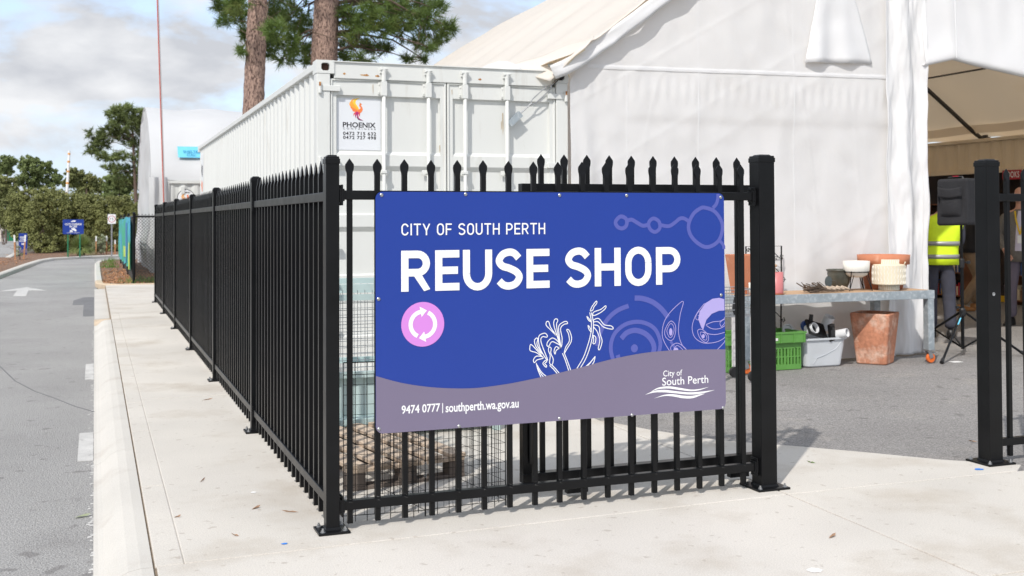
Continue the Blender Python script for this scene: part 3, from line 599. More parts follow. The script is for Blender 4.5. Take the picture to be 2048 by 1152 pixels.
MB().add([(c[0]+R_*math.cos(i*PI/24), YM, c[1]+R_*math.sin(i*PI/24)) for i in range(48)], [tuple(range(48))]).build('pink_disc', 'sign_pink', bd, off=so_)
ar = MB()
for a0 in (PI*.56, PI*1.56):
    pts = [(c[0]+R_*.57*math.cos(a0+t*PI*.80/14-PI*0), c[1]+R_*.57*math.sin(a0+t*PI*.80/14)) for t in range(15)]
    ar.ribbon(pts, R_*.19, YT)
    e = Vector(pts[0]); tdir = Vector((math.sin(a0), -math.cos(a0))); nrm = Vector((math.cos(a0), math.sin(a0)))
    tri = [e+nrm*R_*.24, e-nrm*R_*.24, e+tdir*R_*.30]
    ar.add([(t.x, YT, t.y) for t in tri], [(0, 1, 2)])
ar.build('recycle_arrows', 'sign_white', bd, off=so_)
scr = MB().lathe([(.0085, 0), (.0085, .0035), (.0055, .0058), (.0001, .006)], n=12).mesh('screw', 'steel')
for x, y in ((763, 390), (931, 388.5), (1119, 390.5), (1253, 391), (1441, 394.5), (757, 598), (1442, 590), (758, 858), (918, 852.5), (1119, 837), (1264, 830), (1446, 815.5)):
    u, v_ = S(x, y); place(scr, 'screw', sg, (u-so_.x, -.0001, v_-so_.z), (PI/2, 0, 0))
# ================================================================== NEAR CONTAINER
CX0, CX1, CY0, CY1, CZ0, CZ1 = .78, 3.218, 4.58, 16.77, .02, 2.915
ct = thing('shipping_container', 'long white shipping container with locked doors and a logo sticker beside the fence', 'container', (2.0, 4.6, 0)); co_ = Vector(ct.location)
def corr(mb, along, a0, a1, base, depth, z0, z1, sgn, pitch=.278):
    """trapezoid corrugated sheet. along='y': sheet in the yz plane at x=base, ribs pushed sgn*depth"""
    P = []; a = a0; step = [(0, 0), (.07, 0), (.138, 1), (.208, 1)]
    while a < a1:
        for s_, d in step:
            if a+s_*pitch/.278 < a1: P.append((a+s_*pitch/.278, d))
        a += pitch
    P.append((a1, 0)); v = []; n = len(P)
    for z in (z0, z1):
        for q, d in P: v.append((base+sgn*depth*d, q, z) if along == 'y' else (q, base+sgn*depth*d, z))
    mb.add(v, [(i, i+1, n+i+1, n+i) for i in range(n-1)]); return mb
def W_(mb, name, m, par, **k): return mb.build(name, m, par, off=co_, **k)
W_(corr(MB(), 'y', CY0+.17, CY1-.17, CX0+.03, .036, CZ0+.16, CZ1-.06, 1), 'side_sheet', 'container_white', ct)
W_(MB().box((CX0+.006, CY0+.179, CZ1-.075), (CX0+.066, CY1-.179, CZ1-.012)), 'top_rail', 'container_white', ct, bevel=.006)
W_(MB().box((CX0+.006, CY0+.179, CZ0+.01), (CX0+.06, CY1-.179, CZ0+.165)), 'bottom_rail', 'container_white', ct, bevel=.006)
W_(MB().box((CX1-.066, CY0+.17, CZ0+.01), (CX1-.01, CY1-.17, CZ1-.012)), 'side_sheet', 'container_white', ct)
W_(MB().box((CX0+.05, CY0+.12, CZ1-.035), (CX1-.05, CY1-.1, CZ1-.014)), 'roof_sheet', 'container_white', ct)
W_(MB().box((CX0+.04, CY0+.12, CZ0+.11), (CX1-.04, CY1-.1, CZ0+.14)), 'floor', 'dark_steel', ct)
W_(MB().box((CX0+.05, CY1-.06, CZ0+.1), (CX1-.05, CY1-.02, CZ1-.02)), 'end_wall', 'container_white', ct)
for x0 in (CX0, CX1-.162):
    for zz in (CZ1-.118, CZ0):
        for y0 in (CY0, CY1-.178):
            m = MB(); hx0, hx1, hz0, hz1 = x0+.044, x0+.120, zz+.024, zz+.095
            if y0 == CY0:
                m.box((x0, y0, zz), (hx0, y0+.178, zz+.118)); m.box((hx1, y0, zz), (x0+.162, y0+.178, zz+.118))
                m.box((hx0, y0, zz), (hx1, y0+.178, hz0)); m.box((hx0, y0, hz1), (hx1, y0+.178, zz+.118))
            else: m.box((x0, y0, zz), (x0+.162, y0+.178, zz+.118))
            cst = W_(m, 'corner_casting', 'container_white', ct)
            if y0 == CY0:
                r = MB().box((hx0-.002, y0+.05, hz0-.002), (hx1+.002, y0+.07, hz1+.002)); W_(r, 'rusty_hole', 'rust_dark', cst)
                h = MB()
                for cx_, cz_ in ((hx0, hz0), (hx1, hz0), (hx0, hz1), (hx1, hz1)):      # round the corners of the hole
                    sx_ = .016 if cx_ == hx0 else -.016; sz_ = .016 if cz_ == hz0 else -.016
                    h.wall([(cx_, cz_), (cx_+sx_, cz_), (cx_, cz_+sz_)] if sx_*sz_ > 0 else [(cx_, cz_), (cx_, cz_+sz_), (cx_+sx_, cz_)], y0+.0005, y0+.05)
                W_(h, 'hole_lip', 'container_white', cst)
for x0, x1 in ((CX0+.004, CX0+.125), (CX1-.125, CX1-.004)):
    W_(MB().box((x0, CY0+.004, CZ0+.118), (x1, CY0+.15, CZ1-.118)), 'corner_post', 'container_white', ct, bevel=.006)
hd = W_(MB().box((CX0+.162, CY0+.012, CZ1-.1585), (CX1-.162, CY0+.14, CZ1-.008)), 'header', 'container_white', ct, bevel=.006)
W_(MB().box((CX0+.15, CY0-.004, CZ1-.012), (CX1-.15, CY0+.1, CZ1-.004)), 'rain_lip', 'container_white', hd)
W_(MB().box((CX0+.162, CY0+.006, CZ0+.02), (CX1-.162, CY0+.14, CZ0+.14)), 'sill', 'container_white', ct)
for a, b, z in ((1.17, 1.27, 2.795), (1.31, 1.36, 2.79), (1.02, 1.05, 2.80), (2.3, 2.34, 2.80)):
    P = [((a+b)/2+(b-a)/2*math.cos(t*PI/8)*random.uniform(.6, 1), z+.011*math.sin(t*PI/8)*random.uniform(.4, 1.2)) for t in range(16)]
    W_(MB().add([(x, CY0+.0105, q) for x, q in P], [tuple(range(len(P)))]), 'rust_patch', 'rust', hd)
YD = CY0+.03
doors = []
for x0, x1 in ((CX0+.13, 1.992), (2.002, CX1-.13)):
    # horizontal pressed panels: frame stile, recessed bands with a sloped lower ledge
    levels = [(CZ0+.15, 0), (.30, 0), (.31, .03), (.46, .03), (.50, 0), (.86, 0), (.87, .03)]
    prof_ = [(.165, 0), (.44, 0), (.452, .032), (.86, .032), (.90, 0), (.985, 0), (.998, .032), (1.38, .032), (1.425, 0), (1.53, 0), (1.545, .032), (1.93, .032), (1.975, 0), (2.075, 0), (2.105, .032), (2.605, .032), (2.612, 0), (2.755, 0)]
    v = []; f = []; xi0, xi1 = x0+.055, x1-.055; n = len(prof_)
    for xx in (xi0, xi1):
        for z, d in prof_: v.append((xx, YD+d, z))
    f += [(i, n+i, n+i+1, i+1) for i in range(n-1)]
    m = MB().add(v, f); m.box((x0, YD-.002, .165), (xi0, YD+.045, 2.755)); m.box((xi1, YD-.002, .165), (x1, YD+.045, 2.755))
    m.box((xi0, YD+.04, .165), (xi1, YD+.05, 2.755))
    d = W_(m, 'door', 'container_white', ct); doors.append(d)
    g_ = MB().tube([(x0+.01, YD-.006, .18), (x0+.01, YD-.006, 2.742), (x1-.01, YD-.006, 2.742), (x1-.01, YD-.006, .18)], .011, 6)
    W_(g_, 'gasket', 'container_white', d)
for k_, xr in enumerate((1.392, 1.812, 2.165, 2.582)):
    d = doors[0 if k_ < 2 else 1]; yr = YD-.042
    bar_ = W_(MB().tube([(xr, yr, .1), (xr, yr, 2.82)], .0165, 10), 'locking_bar', 'container_white', d, smooth=True)
    m = MB(); m.box((xr-.034, yr-.004, 2.815), (xr+.034, yr+.04, 2.838)); m.box((xr-.036, yr-.014, 2.838), (xr-.016, yr+.03, 2.868)); m.box((xr+.014, yr-.014, 2.834), (xr+.034, yr+.03, 2.862)); m.tube([(xr, yr, 2.79), (xr, yr, 2.85)], [.02, .024], 10); m.bar((xr-.03, yr-.012, 2.85), (xr+.036, yr-.012, 2.858), .02, .014)
    m.tube([(xr, yr, 2.74), (xr, yr, 2.80)], .021, 10)
    W_(m, 'cam_keeper', 'container_white', d, bevel=.003)
    m = MB(); m.box((xr-.047, YD-.012, 2.625), (xr+.047, YD+.0, 2.735)); m.box((xr-.026, yr-.02, 2.61), (xr+.026, YD-.01, 2.74))
    for bx in (-.038, .038):
        for bz in (2.645, 2.715): m.tube([(xr+bx, YD-.012, bz), (xr+bx, YD-.019, bz)], [.0085, .006], 8)
    bk = W_(m, 'bar_bracket', 'container_white', d, bevel=.006)
    for zb in (1.92, 1.2, .62):
        m = MB().box((xr-.055, YD-.01, zb-.022), (xr+.055, YD-.001, zb+.022)); m.box((xr-.022, yr-.022, zb-.014), (xr+.022, YD-.009, zb+.014)); W_(m, 'bar_bracket', 'container_white', d, bevel=.003)
    m = MB().bar((xr, yr-.03, 1.12), (xr+(.36 if k_ % 2 == 0 else -.36), yr-.035, 1.10), .014, .034); W_(m, 'handle', 'container_white', d, bevel=.003)
for sx, d in ((CX0, doors[0]), (CX1, doors[1])):
    s_ = 1 if sx == CX0 else -1
    for zb in (2.665, 2.0, 1.25, .5):
        m = MB(); xa, xb = sorted((sx+s_*.03, sx+s_*.215)); m.box((xa, CY0-.006, zb-.026), (xb, CY0+.003, zb+.026)); m.tube([(sx+s_*.03, CY0-.012, zb-.05), (sx+s_*.03, CY0-.012, zb+.05)], .017, 8)
        m.box((min(sx+s_*.18, sx+s_*.215), CY0+.0, zb-.024), (max(sx+s_*.18, sx+s_*.215), YD+.0, zb+.024))
        hg = W_(m, 'hinge', 'container_white', d, bevel=.004)
        if zb > 2.5:
            W_(MB().box((sx+s_*.03-.012, CY0-.0305, zb+.015), (sx+s_*.03+.006, CY0-.0295, zb+.05)), 'rust_stain', 'rust', d)
for xs_, z0, z1, w_, dd_ in ((2.565, 2.28, 2.50, .012, 1), (2.55, 2.33, 2.42, .009, 1), (.915+.012, 2.40, 2.60, .008, 0), (3.075, 2.30, 2.60, .01, 1), (1.30, 2.62, 2.72, .006, 0), (2.05, 2.64, 2.7, .008, 1), (1.93, 2.1, 2.18, .01, 0)):
    P = [(xs_+random.uniform(-.3, .3)*w_, z0), (xs_+w_*.5, z0+(z1-z0)*.3), (xs_+w_*.45, z1), (xs_-w_*.5, z1-.01), (xs_-w_*.35, z0+(z1-z0)*.4)]
    yf_ = YD-.0035 if z0 > 2.6 or xs_ < .95 or xs_ > 3.0 or abs(xs_-1.93) < .02 else YD+.0305
    W_(MB().add([(x, yf_, z) for x, z in P], [(0, 1, 2, 3, 4)]), 'rust_streak', 'rust_light', doors[dd_])
# logo sticker
def bird(mb_list, cx, cz, s, y, par, flip=1):
    """phoenix mark; coordinates in a 100-unit-high box"""
    def R_(P, W): return [(cx+x*s*flip, cz+z*s) for x, z in spline(P, 5)], [max(.2, q[1])*s for q in spline([(i, w_) for i, w_ in enumerate(W)], 5)]
    F_ = [(([(8, 97), (-12, 88), (-16, 70), (-2, 50), (4, 42)]), [.5, 10, 14, 12, 4], 0), (([(-14, 96), (-27, 84), (-26, 70), (-10, 52), (2, 42)]), [.5, 8, 11, 10, 4], 1),
          (([(-32, 82), (-36, 68), (-24, 56), (-4, 42)]), [.5, 8, 10, 4], 1), (([(-33, 62), (-30, 52), (-16, 44), (0, 38)]), [.5, 7, 9, 4], 2), (([(-27, 45), (-20, 38), (-4, 34)]), [.5, 7, 4], 2),
          (([(20, 66), (14, 70), (11, 62), (17, 54), (16, 44), (6, 34), (-4, 30)]), [.5, 7, 8, 8, 15, 17, 6], 2), (([(13, 70), (10, 76), (12, 70)]), [.5, 3, 3], 1),
          (([(-2, 33), (-16, 24), (-20, 12)]), [9, 6, .5], 3), (([(0, 32), (-10, 18), (-8, 2)]), [9, 6, .5], 4), (([(4, 32), (-2, 16), (6, 2), (24, -6)]), [9, 6, 4, .5], 4), (([(6, 32), (8, 20), (4, 10)]), [8, 5, .5], 3), (([(-4, 10), (4, -2), (26, -8)]), [2, 3, .5], 6)]
    for i, (P, W, c_) in enumerate(F_):
        m = MB(); pts, ws = R_(P, W); m.ribbon(pts, ws, y-i*.00012); m.build('logo_mark', 'ph%d' % c_, par, off=co_ if par.parent and par.parent.parent == ct or par.parent == ct else None)
YK = YD+.032
def K(x, y): p = PY(x, y, YK-.002); return p.x, p.z
a = K(672, 193); b = K(761, 303.5)
xs1 = 1.392-.045
stk = W_(MB().box((a[0]+.005, YK-.004, b[1]+.012), (min(b[0], 1.94-.0), YK-.0005, a[1]-.012)), 'sticker', 'sticker_white', ct)
q = K(714.5, 238); q0 = K(714, 195)
bird(None, q[0]+.004, q[1]-.0, (q0[1]-q[1])/100*1.0, YK-.0046, stk)
def ktext(body, a, b, top, off_=0, sp=1.0):
    p = K(*a); r_ = K(*b); t = K(a[0], top); z = (p[1]+r_[1])/2
    text('lettering', body, p[0]-co_.x, z-co_.z, r_[0]-p[0], t[1]-p[1], YK-.0052-co_.y, 'ink', stk, off_, sp)
ktext('PHOENIX', (685.5, 255), (751, 255.5), 244.5, .02); ktext('CONTAINERS', (686, 259.2), (751, 259.8), 256, .0, 1.9)
ktext('0472 715 632', (686, 270.5), (752, 271), 263.5, .02, 1.15); ktext('0472 727 498', (686, 278.5), (752, 279), 271.8, .02, 1.15)
# far-end decal on the long side
p = PX(400.5, 345, CX0+.03)
dc = W_(MB().box((CX0+.0285, 15.95, 1.5), (CX0+.0295, 16.45, 2.75)), 'decal', 'sign_white', ct)
for z0, z1, m_ in ((2.3, 2.55, 'ink'), (2.02, 2.25, 'ph2'), (1.85, 2.0, 'ph4'), (1.6, 1.75, 'ink')):
    W_(MB().add([(CX0+.0278, 16.1, z0), (CX0+.0278, 16.2, z0+.02), (CX0+.0278, 16.33, (z0+z1)/2), (CX0+.0278, 16.26, z1), (CX0+.0278, 16.08, z1-.06)], [(0, 1, 2, 3, 4)]), 'logo_mark', m_, dc)
# turnbuckle tie from the corner casting down to the door
A = Vector((3.135, CY0-.02, 2.858)); p = PY(1030, 237, YD-.03); B = Vector((p.x, YD-.03, p.z)); dv = (A-B)
tb = thing('turnbuckle_tie', 'galvanised turnbuckle and shackle tied from the container corner to its door', 'tie', tuple(B))
def tl(t, s_=0, y=0): n_ = Vector((-dv.z, 0, dv.x)).normalized(); return tuple(dv*t+n_*s_+Vector((0, y, 0)))
MB().tube([tl(.30), tl(.36)], .009, 8).tube([tl(.12), tl(.33)], .007, 8).tube([tl(.80), tl(1.0)], .006, 8).build('eye_rod', 'steel', tb)
MB().tube([tl(t, s_) for t, s_ in ((.34, 0), (.37, .016), (.42, .024), (.6, .024), (.72, .02), (.78, .006), (.8, 0), (.78, -.006), (.72, -.02), (.6, -.024), (.42, -.024), (.37, -.016))], .0055, 8, closed=True).build('turnbuckle_body', 'steel', tb)
m = MB(); n_ = Vector((-dv.z, 0, dv.x)).normalized(); d_ = dv.normalized()
for y in (-.022, .016): m.bar(tuple(d_*-.085+Vector((0, y, 0))), tuple(d_*.07+Vector((0, y, 0))), .006, .062, up=tuple(n_))
m.bar(tuple(d_*-.085), tuple(d_*-.08), .038, .062, up=tuple(n_)); m.build('clamp', 'galv', tb)
m = MB()
for t in range(5):
    c_ = dv*(.86+.035*t); m.tube([tuple(c_+n_*(.012*math.cos(q*PI/4))*(1 if t % 2 else .4)+d_*.02*math.sin(q*PI/4)+Vector((0, .012*math.cos(q*PI/4)*(0 if t % 2 else 1), 0))) for q in range(8)], .004, 6, closed=True)
m.build('chain', 'dark_steel', tb)
m = MB(); m.lathe([(.0001, -.035), (.028, -.02), (.034, 0), (.026, .02), (.0001, .034)], (0, 0, 0), 10); m.v = [(x*1.0+A.x-B.x, y*.6+A.y-B.y-.005, z+A.z-B.z) for x, y, z in m.v]; m.build('knot', 'black_cloth', tb)

# ================================================================== BIG SHELTER
TX0, TXM = 2.97, 8.6
_ap = [(2.97, 2.955), (3.30, 3.125), (3.99, 3.62), (5.62, 4.77), (7.0, 5.64), (7.9, 6.10), (8.6, 6.32)]
_sp = spline(_ap, 12)
def arch(x):
    if x > TXM: x = 2*TXM-x
    if x <= _sp[0][0]: return _sp[0][1]
    for (a, za), (b, zb) in zip(_sp, _sp[1:]):
        if a <= x <= b: return za+(zb-za)*(x-a)/max(1e-6, b-a)
    return _sp[-1][1]
TXE = 2*TXM-TX0
sh = thing('fabric_shelter', 'huge white fabric shelter with curved roof spanning two containers, its doorway open', 'shelter', (TXM, 4.55, 0)); sho = Vector(sh.location)
def T_(mb, name, m, par=None, **k): return mb.build(name, m, par or sh, off=sho, **k)
def nz(x, y, z, s=1.0): return noise.noise(Vector((x*s, y*s, z*s)))
RIBS = [4.62, 7.67, 10.72, 13.77, 16.75]
def roof_pt(u, v):
    # u along the arch, v along y
    k_ = u*.5 if u <= .5 else .5-(u-.5)*.5
    x = TX0+(TXE-TX0)*u; y = 4.44+(16.95-4.44)*v; z = arch(x)
    sag = .055*math.sin(PI*((y-4.62) % 1.525)/1.525)**2 if y > 4.62 else 0
    edge_ = max(0, 1-(y-4.44)/.4); w_ = .018*nz(x*2.2, y*1.4, 3.3)+edge_*.03*nz(x*4, 1.7, 9)
    return (x, y+edge_*.03*nz(x*3, 5, 1), z-sag+w_)
T_(MB().grid(roof_pt, 110, 120), 'roof', 'fabric_roof', smooth=True, solid=.004)
# rolled hem along the front rake of the roof
hem = [(TX0+(TXE-TX0)*i/90, 4.445+.03*nz(TX0+(TXE-TX0)*i/90*3, 5, 1), arch(TX0+(TXE-TX0)*i/90)-.015) for i in range(91)]
m = MB()
def hemf(u, v):
    i = min(90, int(round(u*90))); x, y, z = hem[i]; d = .15*v
    return (x+d*.42*(1 if x < TXM else -1), y+.006*math.sin(x*17)*v+.02*nz(x*3, v*2, 4)+.012*nz(x*8, v*3, 1), z-d*.85+.012*nz(x*6, v, 2))
T_(m.grid(hemf, 91, 5), 'roof_hem', 'fabric', smooth=True, solid=.003)
# loose corner of the roof hanging over the container edge and a folded bundle on its top
def lump(u, v):
    a, b = 2*PI*u, PI*.5*v; r = 1+.12*nz(math.cos(a)*2, math.sin(a)*2, v*3)
    return (2.66+.20*math.cos(a)*math.cos(b)*r, 4.95+.3*math.sin(a)*math.cos(b)*r, 2.914+.105*math.sin(b)*r)
T_(MB().grid(lump, 24, 8), 'folded_bundle', 'fabric', smooth=True)
def flapf(u, v):
    # strip from the eave down-left, pointed at the front
    x = 3.42-.80*u*(.55+.45*v)+.0*v; y = 4.42+.5*v; z = arch(max(3.2, x+.12))-.02+.02*nz(x*5, y*3, 1)
    z0 = 3.24-.44*u*(1-v)-.30*u*v
    return (x, y-.05*(1-v)*math.sin(u*5), z0-.01*math.sin(u*9+v*4))
T_(MB().grid(flapf, 18, 10), 'corner_flap', 'fabric_roof', smooth=True, solid=.004)
# gable wall left of the doorway
def wtop(x): return min(arch(x)-.03, 2.80+(x-3.222)*1.9)
def wy(x, z):
    f_ = .022*nz(x*1.3, z*.8, 2)+.010*nz(x*4.2, z*1.4, 7)+.006*nz(x*5+z*3, z*4-x*2, 11)+.005*abs(nz(x*2.2-z*1.7, z*2.6, 17))
    f_ += .045*math.exp(-((x-3.36-.20*(2.6-z)*.33)/.06)**2)*max(0, min(1, (2.75-z)/1.6))*(-1)+.03*math.exp(-((x-3.50-.28*(2.6-z)*.3)/.07)**2)*max(0, min(1, (2.7-z)/1.5))
    if 2.62 < z < 2.92: f_ -= .0026*math.sin(x*55+3*nz(x, 1, 1))*math.sin(PI*(2.92-z)/.30)
    f_ += .014*(1/(1+math.exp((z-2.47)*45)))*(1/(1+math.exp(-(x-3.75)*30)))
    for (sx_, sz_, q_, a_) in ((.9, .5, 23, .0032), (.5, -.9, 31, .0028), (1.6, .25, 41, .002)): f_ -= a_*max(0, 1-abs(nz(x*sx_+z*sz_, z*.45-x*.25, q_))*9)**2
    f_ += .012*nz(x*2+z*1.5, z*3-x, 5)*max(0, 1-abs(z-2.3)/.5)
    if z < .75: f_ += .05*nz(x*2.2, z*3, 1)*(1-z/.75)+ -.10*max(0, (.35-z)/.35)**2
    return 4.55+f_
def wallf(u, v):
    x = 3.225+(6.97-3.225)*u; z = .012+(wtop(x)-.012)*v
    return (x, wy(x, z), z)
T_(MB().grid(wallf, 260, 190), 'gable_wall', 'fabric', smooth=True)
def seamf(u, v): x = 3.40+3.53*u; z = 2.965+.035*u-.02+.04*v+.004*nz(x*3, 1, 1); return (x, wy(x, 2.97)-.006-.002*math.sin(PI*v)+.002*nz(x*9, v*3, 2), z)
T_(MB().grid(seamf, 120, 4), 'seam_strip', 'fabric', smooth=True)
def sewn(xc, z0, z1, w_=.03):
    return MB().grid(lambda u, v: (xc-w_/2+w_*u, wy(xc, z0+(z1-z0)*v)-.003, z0+(z1-z0)*v), 2, 40)
for xc, z0, z1 in ((4.63, .1, 4.0), (5.76, .1, 4.8), (3.83, .1, 2.9)): T_(sewn(xc, z0, z1, .012), 'sewn_seam', 'fabric', smooth=True)
def vent(u, v):
    xl, xr = 6.08-.20*v**1.3, 6.42+.31*v**.8; x = xl+(xr-xl)*u; z = 4.05-.94*v+.02*u*v
    b = .012+.075*v*v*(math.sin(u*PI*2.1+.5)**2)*(1-u*.7)+.008*nz(u*4, v*5, 1)
    return (x, wy(x, z)-b, z)
T_(MB().grid(vent, 30, 16), 'vent_flap', 'fabric', smooth=True, solid=.003)
# doorway jamb curtain, gathered in vertical folds
def jamb(u, v):
    z = .01+(4.9-.01)*v; x = 6.90+.53*u+.02*nz(1, z*1.5, 3)*u-(.03*(1-min(1, v*1.4)) if u > .9 else 0)+.06*max(0, (.4-z))*u
    y = 4.50+.035*math.sin(u*PI*3.3+.4*nz(2, z*1.3, 0))+.03*nz(u*5, z*2.2, 8)+.012*nz(u*14, z*5, 3)+.10*max(0, .5-z)*u
    return (x, y, z)
T_(MB().grid(jamb, 44, 150), 'door_curtain', 'fabric', smooth=True, solid=.004)
def upper(u, v):
    x = 7.38+(11.15-7.38)*u
    zl = 3.14+.075*min(1, max(0, (x-7.425)/.33)) if x < 7.755 else 3.215-.16*min(1, (x-7.755)/1.1)
    wv_ = .03*nz(x*1.6, v*3, 4)+.014*nz(x*4.5, v*9, 6)+.02*math.exp(-abs(x-7.755)*6)*(-1)
    if v < .78:
        t = v/.78; z = (arch(x)-.03)*(1-t)+(zl+.07)*t; return (x, 4.535-.085*t**6+wv_, z)
    a = (v-.78)/.22*PI*1.45; r = .06
    return (x, 4.45-.0+wv_*.8-r*.0+r*(1-math.cos(a))*.8-.02*math.sin(a), zl+.07-r*1.15*math.sin(a) if a < PI/2 else zl+.07-r*1.15+(r*.5)*(1-math.sin(a)))
T_(MB().grid(upper, 110, 60), 'rolled_door', 'fabric', smooth=True, solid=.004)
T_(MB().grid(lambda u, v: (11.15+2.95*u, 4.54, 3.3+(arch(11.15+2.95*u)-3.33)*v), 30, 6), 'gable_wall', 'fabric', smooth=True)
T_(MB().tube([(7.755, 4.43, 4.6), (7.757, 4.415, 3.9), (7.76, 4.40, 3.23)], .006, 6), 'door_rope', 'fabric')
T_(MB().grid(lambda u, v: (11.1+3.0*u, 4.55+.02*nz(u*5, v*3, 1), .01+3.3*v), 30, 20), 'gable_wall', 'fabric', smooth=True)
T_(MB().grid(lambda u, v: (3.1+11*u, 16.7, .01+(arch(3.1+11*u)-.05)*v), 40, 12), 'rear_wall', 'fabric', smooth=True)
for yr in RIBS:
    pts = [(TX0+.12+(TXE-TX0-.24)*i/48, yr, arch(TX0+.12+(TXE-TX0-.24)*i/48)-.13) for i in range(49)]
    T_(MB().tube(pts, .038, 8), 'arch_rib', 'dark_steel', smooth=True)
    for x in (pts[0], pts[-1]): T_(MB().box((x[0]-.02, yr-.07, 2.93), (x[0]+.06, yr+.07, 2.945)).box((x[0]-.02, yr-.05, 2.945), (x[0]+.02, yr+.05, 2.985)), 'rib_foot', 'dark_steel')
for xx in (4.6, 6.6, 10.6, 12.6): T_(MB().tube([(xx, 4.7, arch(xx)-.13), (xx, 16.7, arch(xx)-.13)], .016, 6), 'purlin', 'dark_steel')
T_(MB().grid(lambda u, v: (13.75+.12*v, 4.7+12*u, 3.14-.14*v+.01*math.sin(u*40)), 60, 3), 'eave_apron', 'fabric_roof', smooth=True)
# rope and strut ends in the gap under the rake
T_(MB().tube([tuple(PY(1170, 99, 4.4)), tuple(PY(1150, 112, 4.42)), tuple(PY(1133, 132, 4.45)), (3.14, 4.5, 2.88)], .007, 6).tube([tuple(PY(1122, 122, 4.5)), (3.2, 4.5, 2.84)], .006, 6).tube([tuple(PY(1138, 108, 4.5)), tuple(PY(1138, 142, 4.5))], .009, 6), 'guy_rope', 'cream')
T_(MB().tube([(3.02, 4.60, 2.96), (3.22, 4.60, 2.99)], .022, 10), 'strut_end', 'galv')
# ---- container forming the right side of the shelter
bc = thing('shipping_container', 'beige open-sided shipping container full of books inside the big shelter', 'container', (15.2, 10.7, 0)); bo = Vector(bc.location)
def B_(mb, name, m, par=None, **k): return mb.build(name, m, par or bc, off=bo, **k)
B_(corr(MB(), 'y', 4.8, 16.6, 13.97, .036, 2.36, 2.85, 1), 'side_sheet', 'container_beige')
B_(MB().box((13.93, 4.6, 2.85), (14.02, 16.8, 2.91)), 'top_rail', 'container_beige', bevel=.006); B_(MB().box((13.92, 4.6, 2.28), (14.02, 16.8, 2.36)), 'header_rail', 'container_beige', bevel=.006)
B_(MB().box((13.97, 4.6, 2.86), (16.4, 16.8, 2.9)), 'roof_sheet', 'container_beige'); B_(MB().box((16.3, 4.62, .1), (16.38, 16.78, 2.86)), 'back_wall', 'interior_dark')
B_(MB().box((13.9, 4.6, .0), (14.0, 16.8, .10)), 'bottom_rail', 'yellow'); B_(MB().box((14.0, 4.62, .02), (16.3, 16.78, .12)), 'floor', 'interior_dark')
for y in (4.6, 10.6, 16.68): B_(MB().box((13.93, y, .10), (14.06, y+.12, 2.28)), 'post', 'container_beige')
bs = thing('hanging_sign', 'small red sign reading BOOKS on the beige container', 'sign', tuple(PX(2024, 349, 13.91))); p0 = PX(2005, 341, 13.91); p1 = PX(2043, 358, 13.91); bl_ = Vector(bs.location)
sb_ = MB().box((-.006, -(p0.y-bl_.y), p1.z-bl_.z), (.006, p0.y-bl_.y, p0.z-bl_.z)).build('panel', 'sign_red', bs)
hw = p0.y-bl_.y
text('lettering', 'BOOKS', -hw*.78, -.055, hw*1.56, .11, -.0075, 'sign_white', sb_, .02, 1.15, mtx=Matrix.Rotation(-PI/2, 4, 'Z'))
# ================================================================== BOOKCASES INSIDE
def bookcase(loc, wd, h, label, n):
    t = thing('bookcase', label, 'bookcase', loc, -PI/2, 'bookcases in the shelter')
    for x in (-wd/2, wd/2-.025): MB().box((x, 0, 0), (x+.025, .32, h)).build('side_panel', 'wood_red', t)
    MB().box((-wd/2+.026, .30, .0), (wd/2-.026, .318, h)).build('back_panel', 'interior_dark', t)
    for k_ in range(n+1):
        z = .06+k_*(h-.09)/n; MB().box((-wd/2+.026, .003, z), (wd/2-.026, .298, z+.022)).build('shelf', 'wood_red', t)
        if k_ < n:
            x = -wd/2+.04; i = 0
            while x < wd/2-.08:
                bw = random.uniform(.02, .045); bh = random.uniform(.16, min(.26, (h-.09)/n-.05))
                MB().box((x, .04, z+.023), (x+bw*.95, .22, z+.023+bh)).build('book', random.choice(['wood_red', 'navy_cloth', 'cream', 'sign_red', 'interior_dark', 'khaki', 'blue_plastic', 'yellow']), t)
                x += bw; i += 1
    return t
bookcase((13.55, 11.3, 0), 1.1, 1.75, 'dark wooden bookcase against the container behind the hi-vis worker', 4)
bookcase((13.55, 8.9, 0), 1.3, 1.35, 'low wooden bookcase behind the man in the blazer', 3)
# ================================================================== FAR SHELTER (axis along x)
FY0, FY1, FX0, FX1 = 28.3, 39.4, .46, 12.8
fs = thing('fabric_shelter', 'white barrel-roofed fabric shelter with blue label behind the green banner', 'shelter', (4, 33.8, 0)); fo = Vector(fs.location)
def F_(mb, name, m, par=None, **k): return mb.build(name, m, par or fs, off=fo, **k)
def farch(y):
    t = (y-FY0-.15)/(FY1-FY0-.3); t = min(1, max(0, t)); return 2.70+2.55*(math.sin(PI*t)**.62)
def froof(u, v):
    y = FY0+.15+(FY1-FY0-.3)*(1-math.cos(PI*v))/2; x = FX0+(FX1-FX0)*u
    sag = .05*math.sin(PI*((x-FX0) % 2.05)/2.05)**2
    return (x, y, farch(y)-sag+.03*nz(x, y, 2))
F_(MB().grid(froof, 60, 50), 'roof', 'fabric_far', smooth=True)
def fgable(u, v):
    y = FY0+.1+(FY1-FY0-.2)*u; zt = max(.3, farch(y)-.02); z = .02+(zt-.02)*v
    x = FX0+.04-.14*(1-v)*nz(y*.8, z*.5, 1)+.05*math.sin(y*4.5)*(1-v*.6)-.15*max(0, .5-abs(z-.7))*1.0+.06*nz(y*2, z*1.4, 4)
    return (x, y, z)
F_(MB().grid(fgable, 80, 40), 'gable_wall', 'fabric_far', smooth=True)
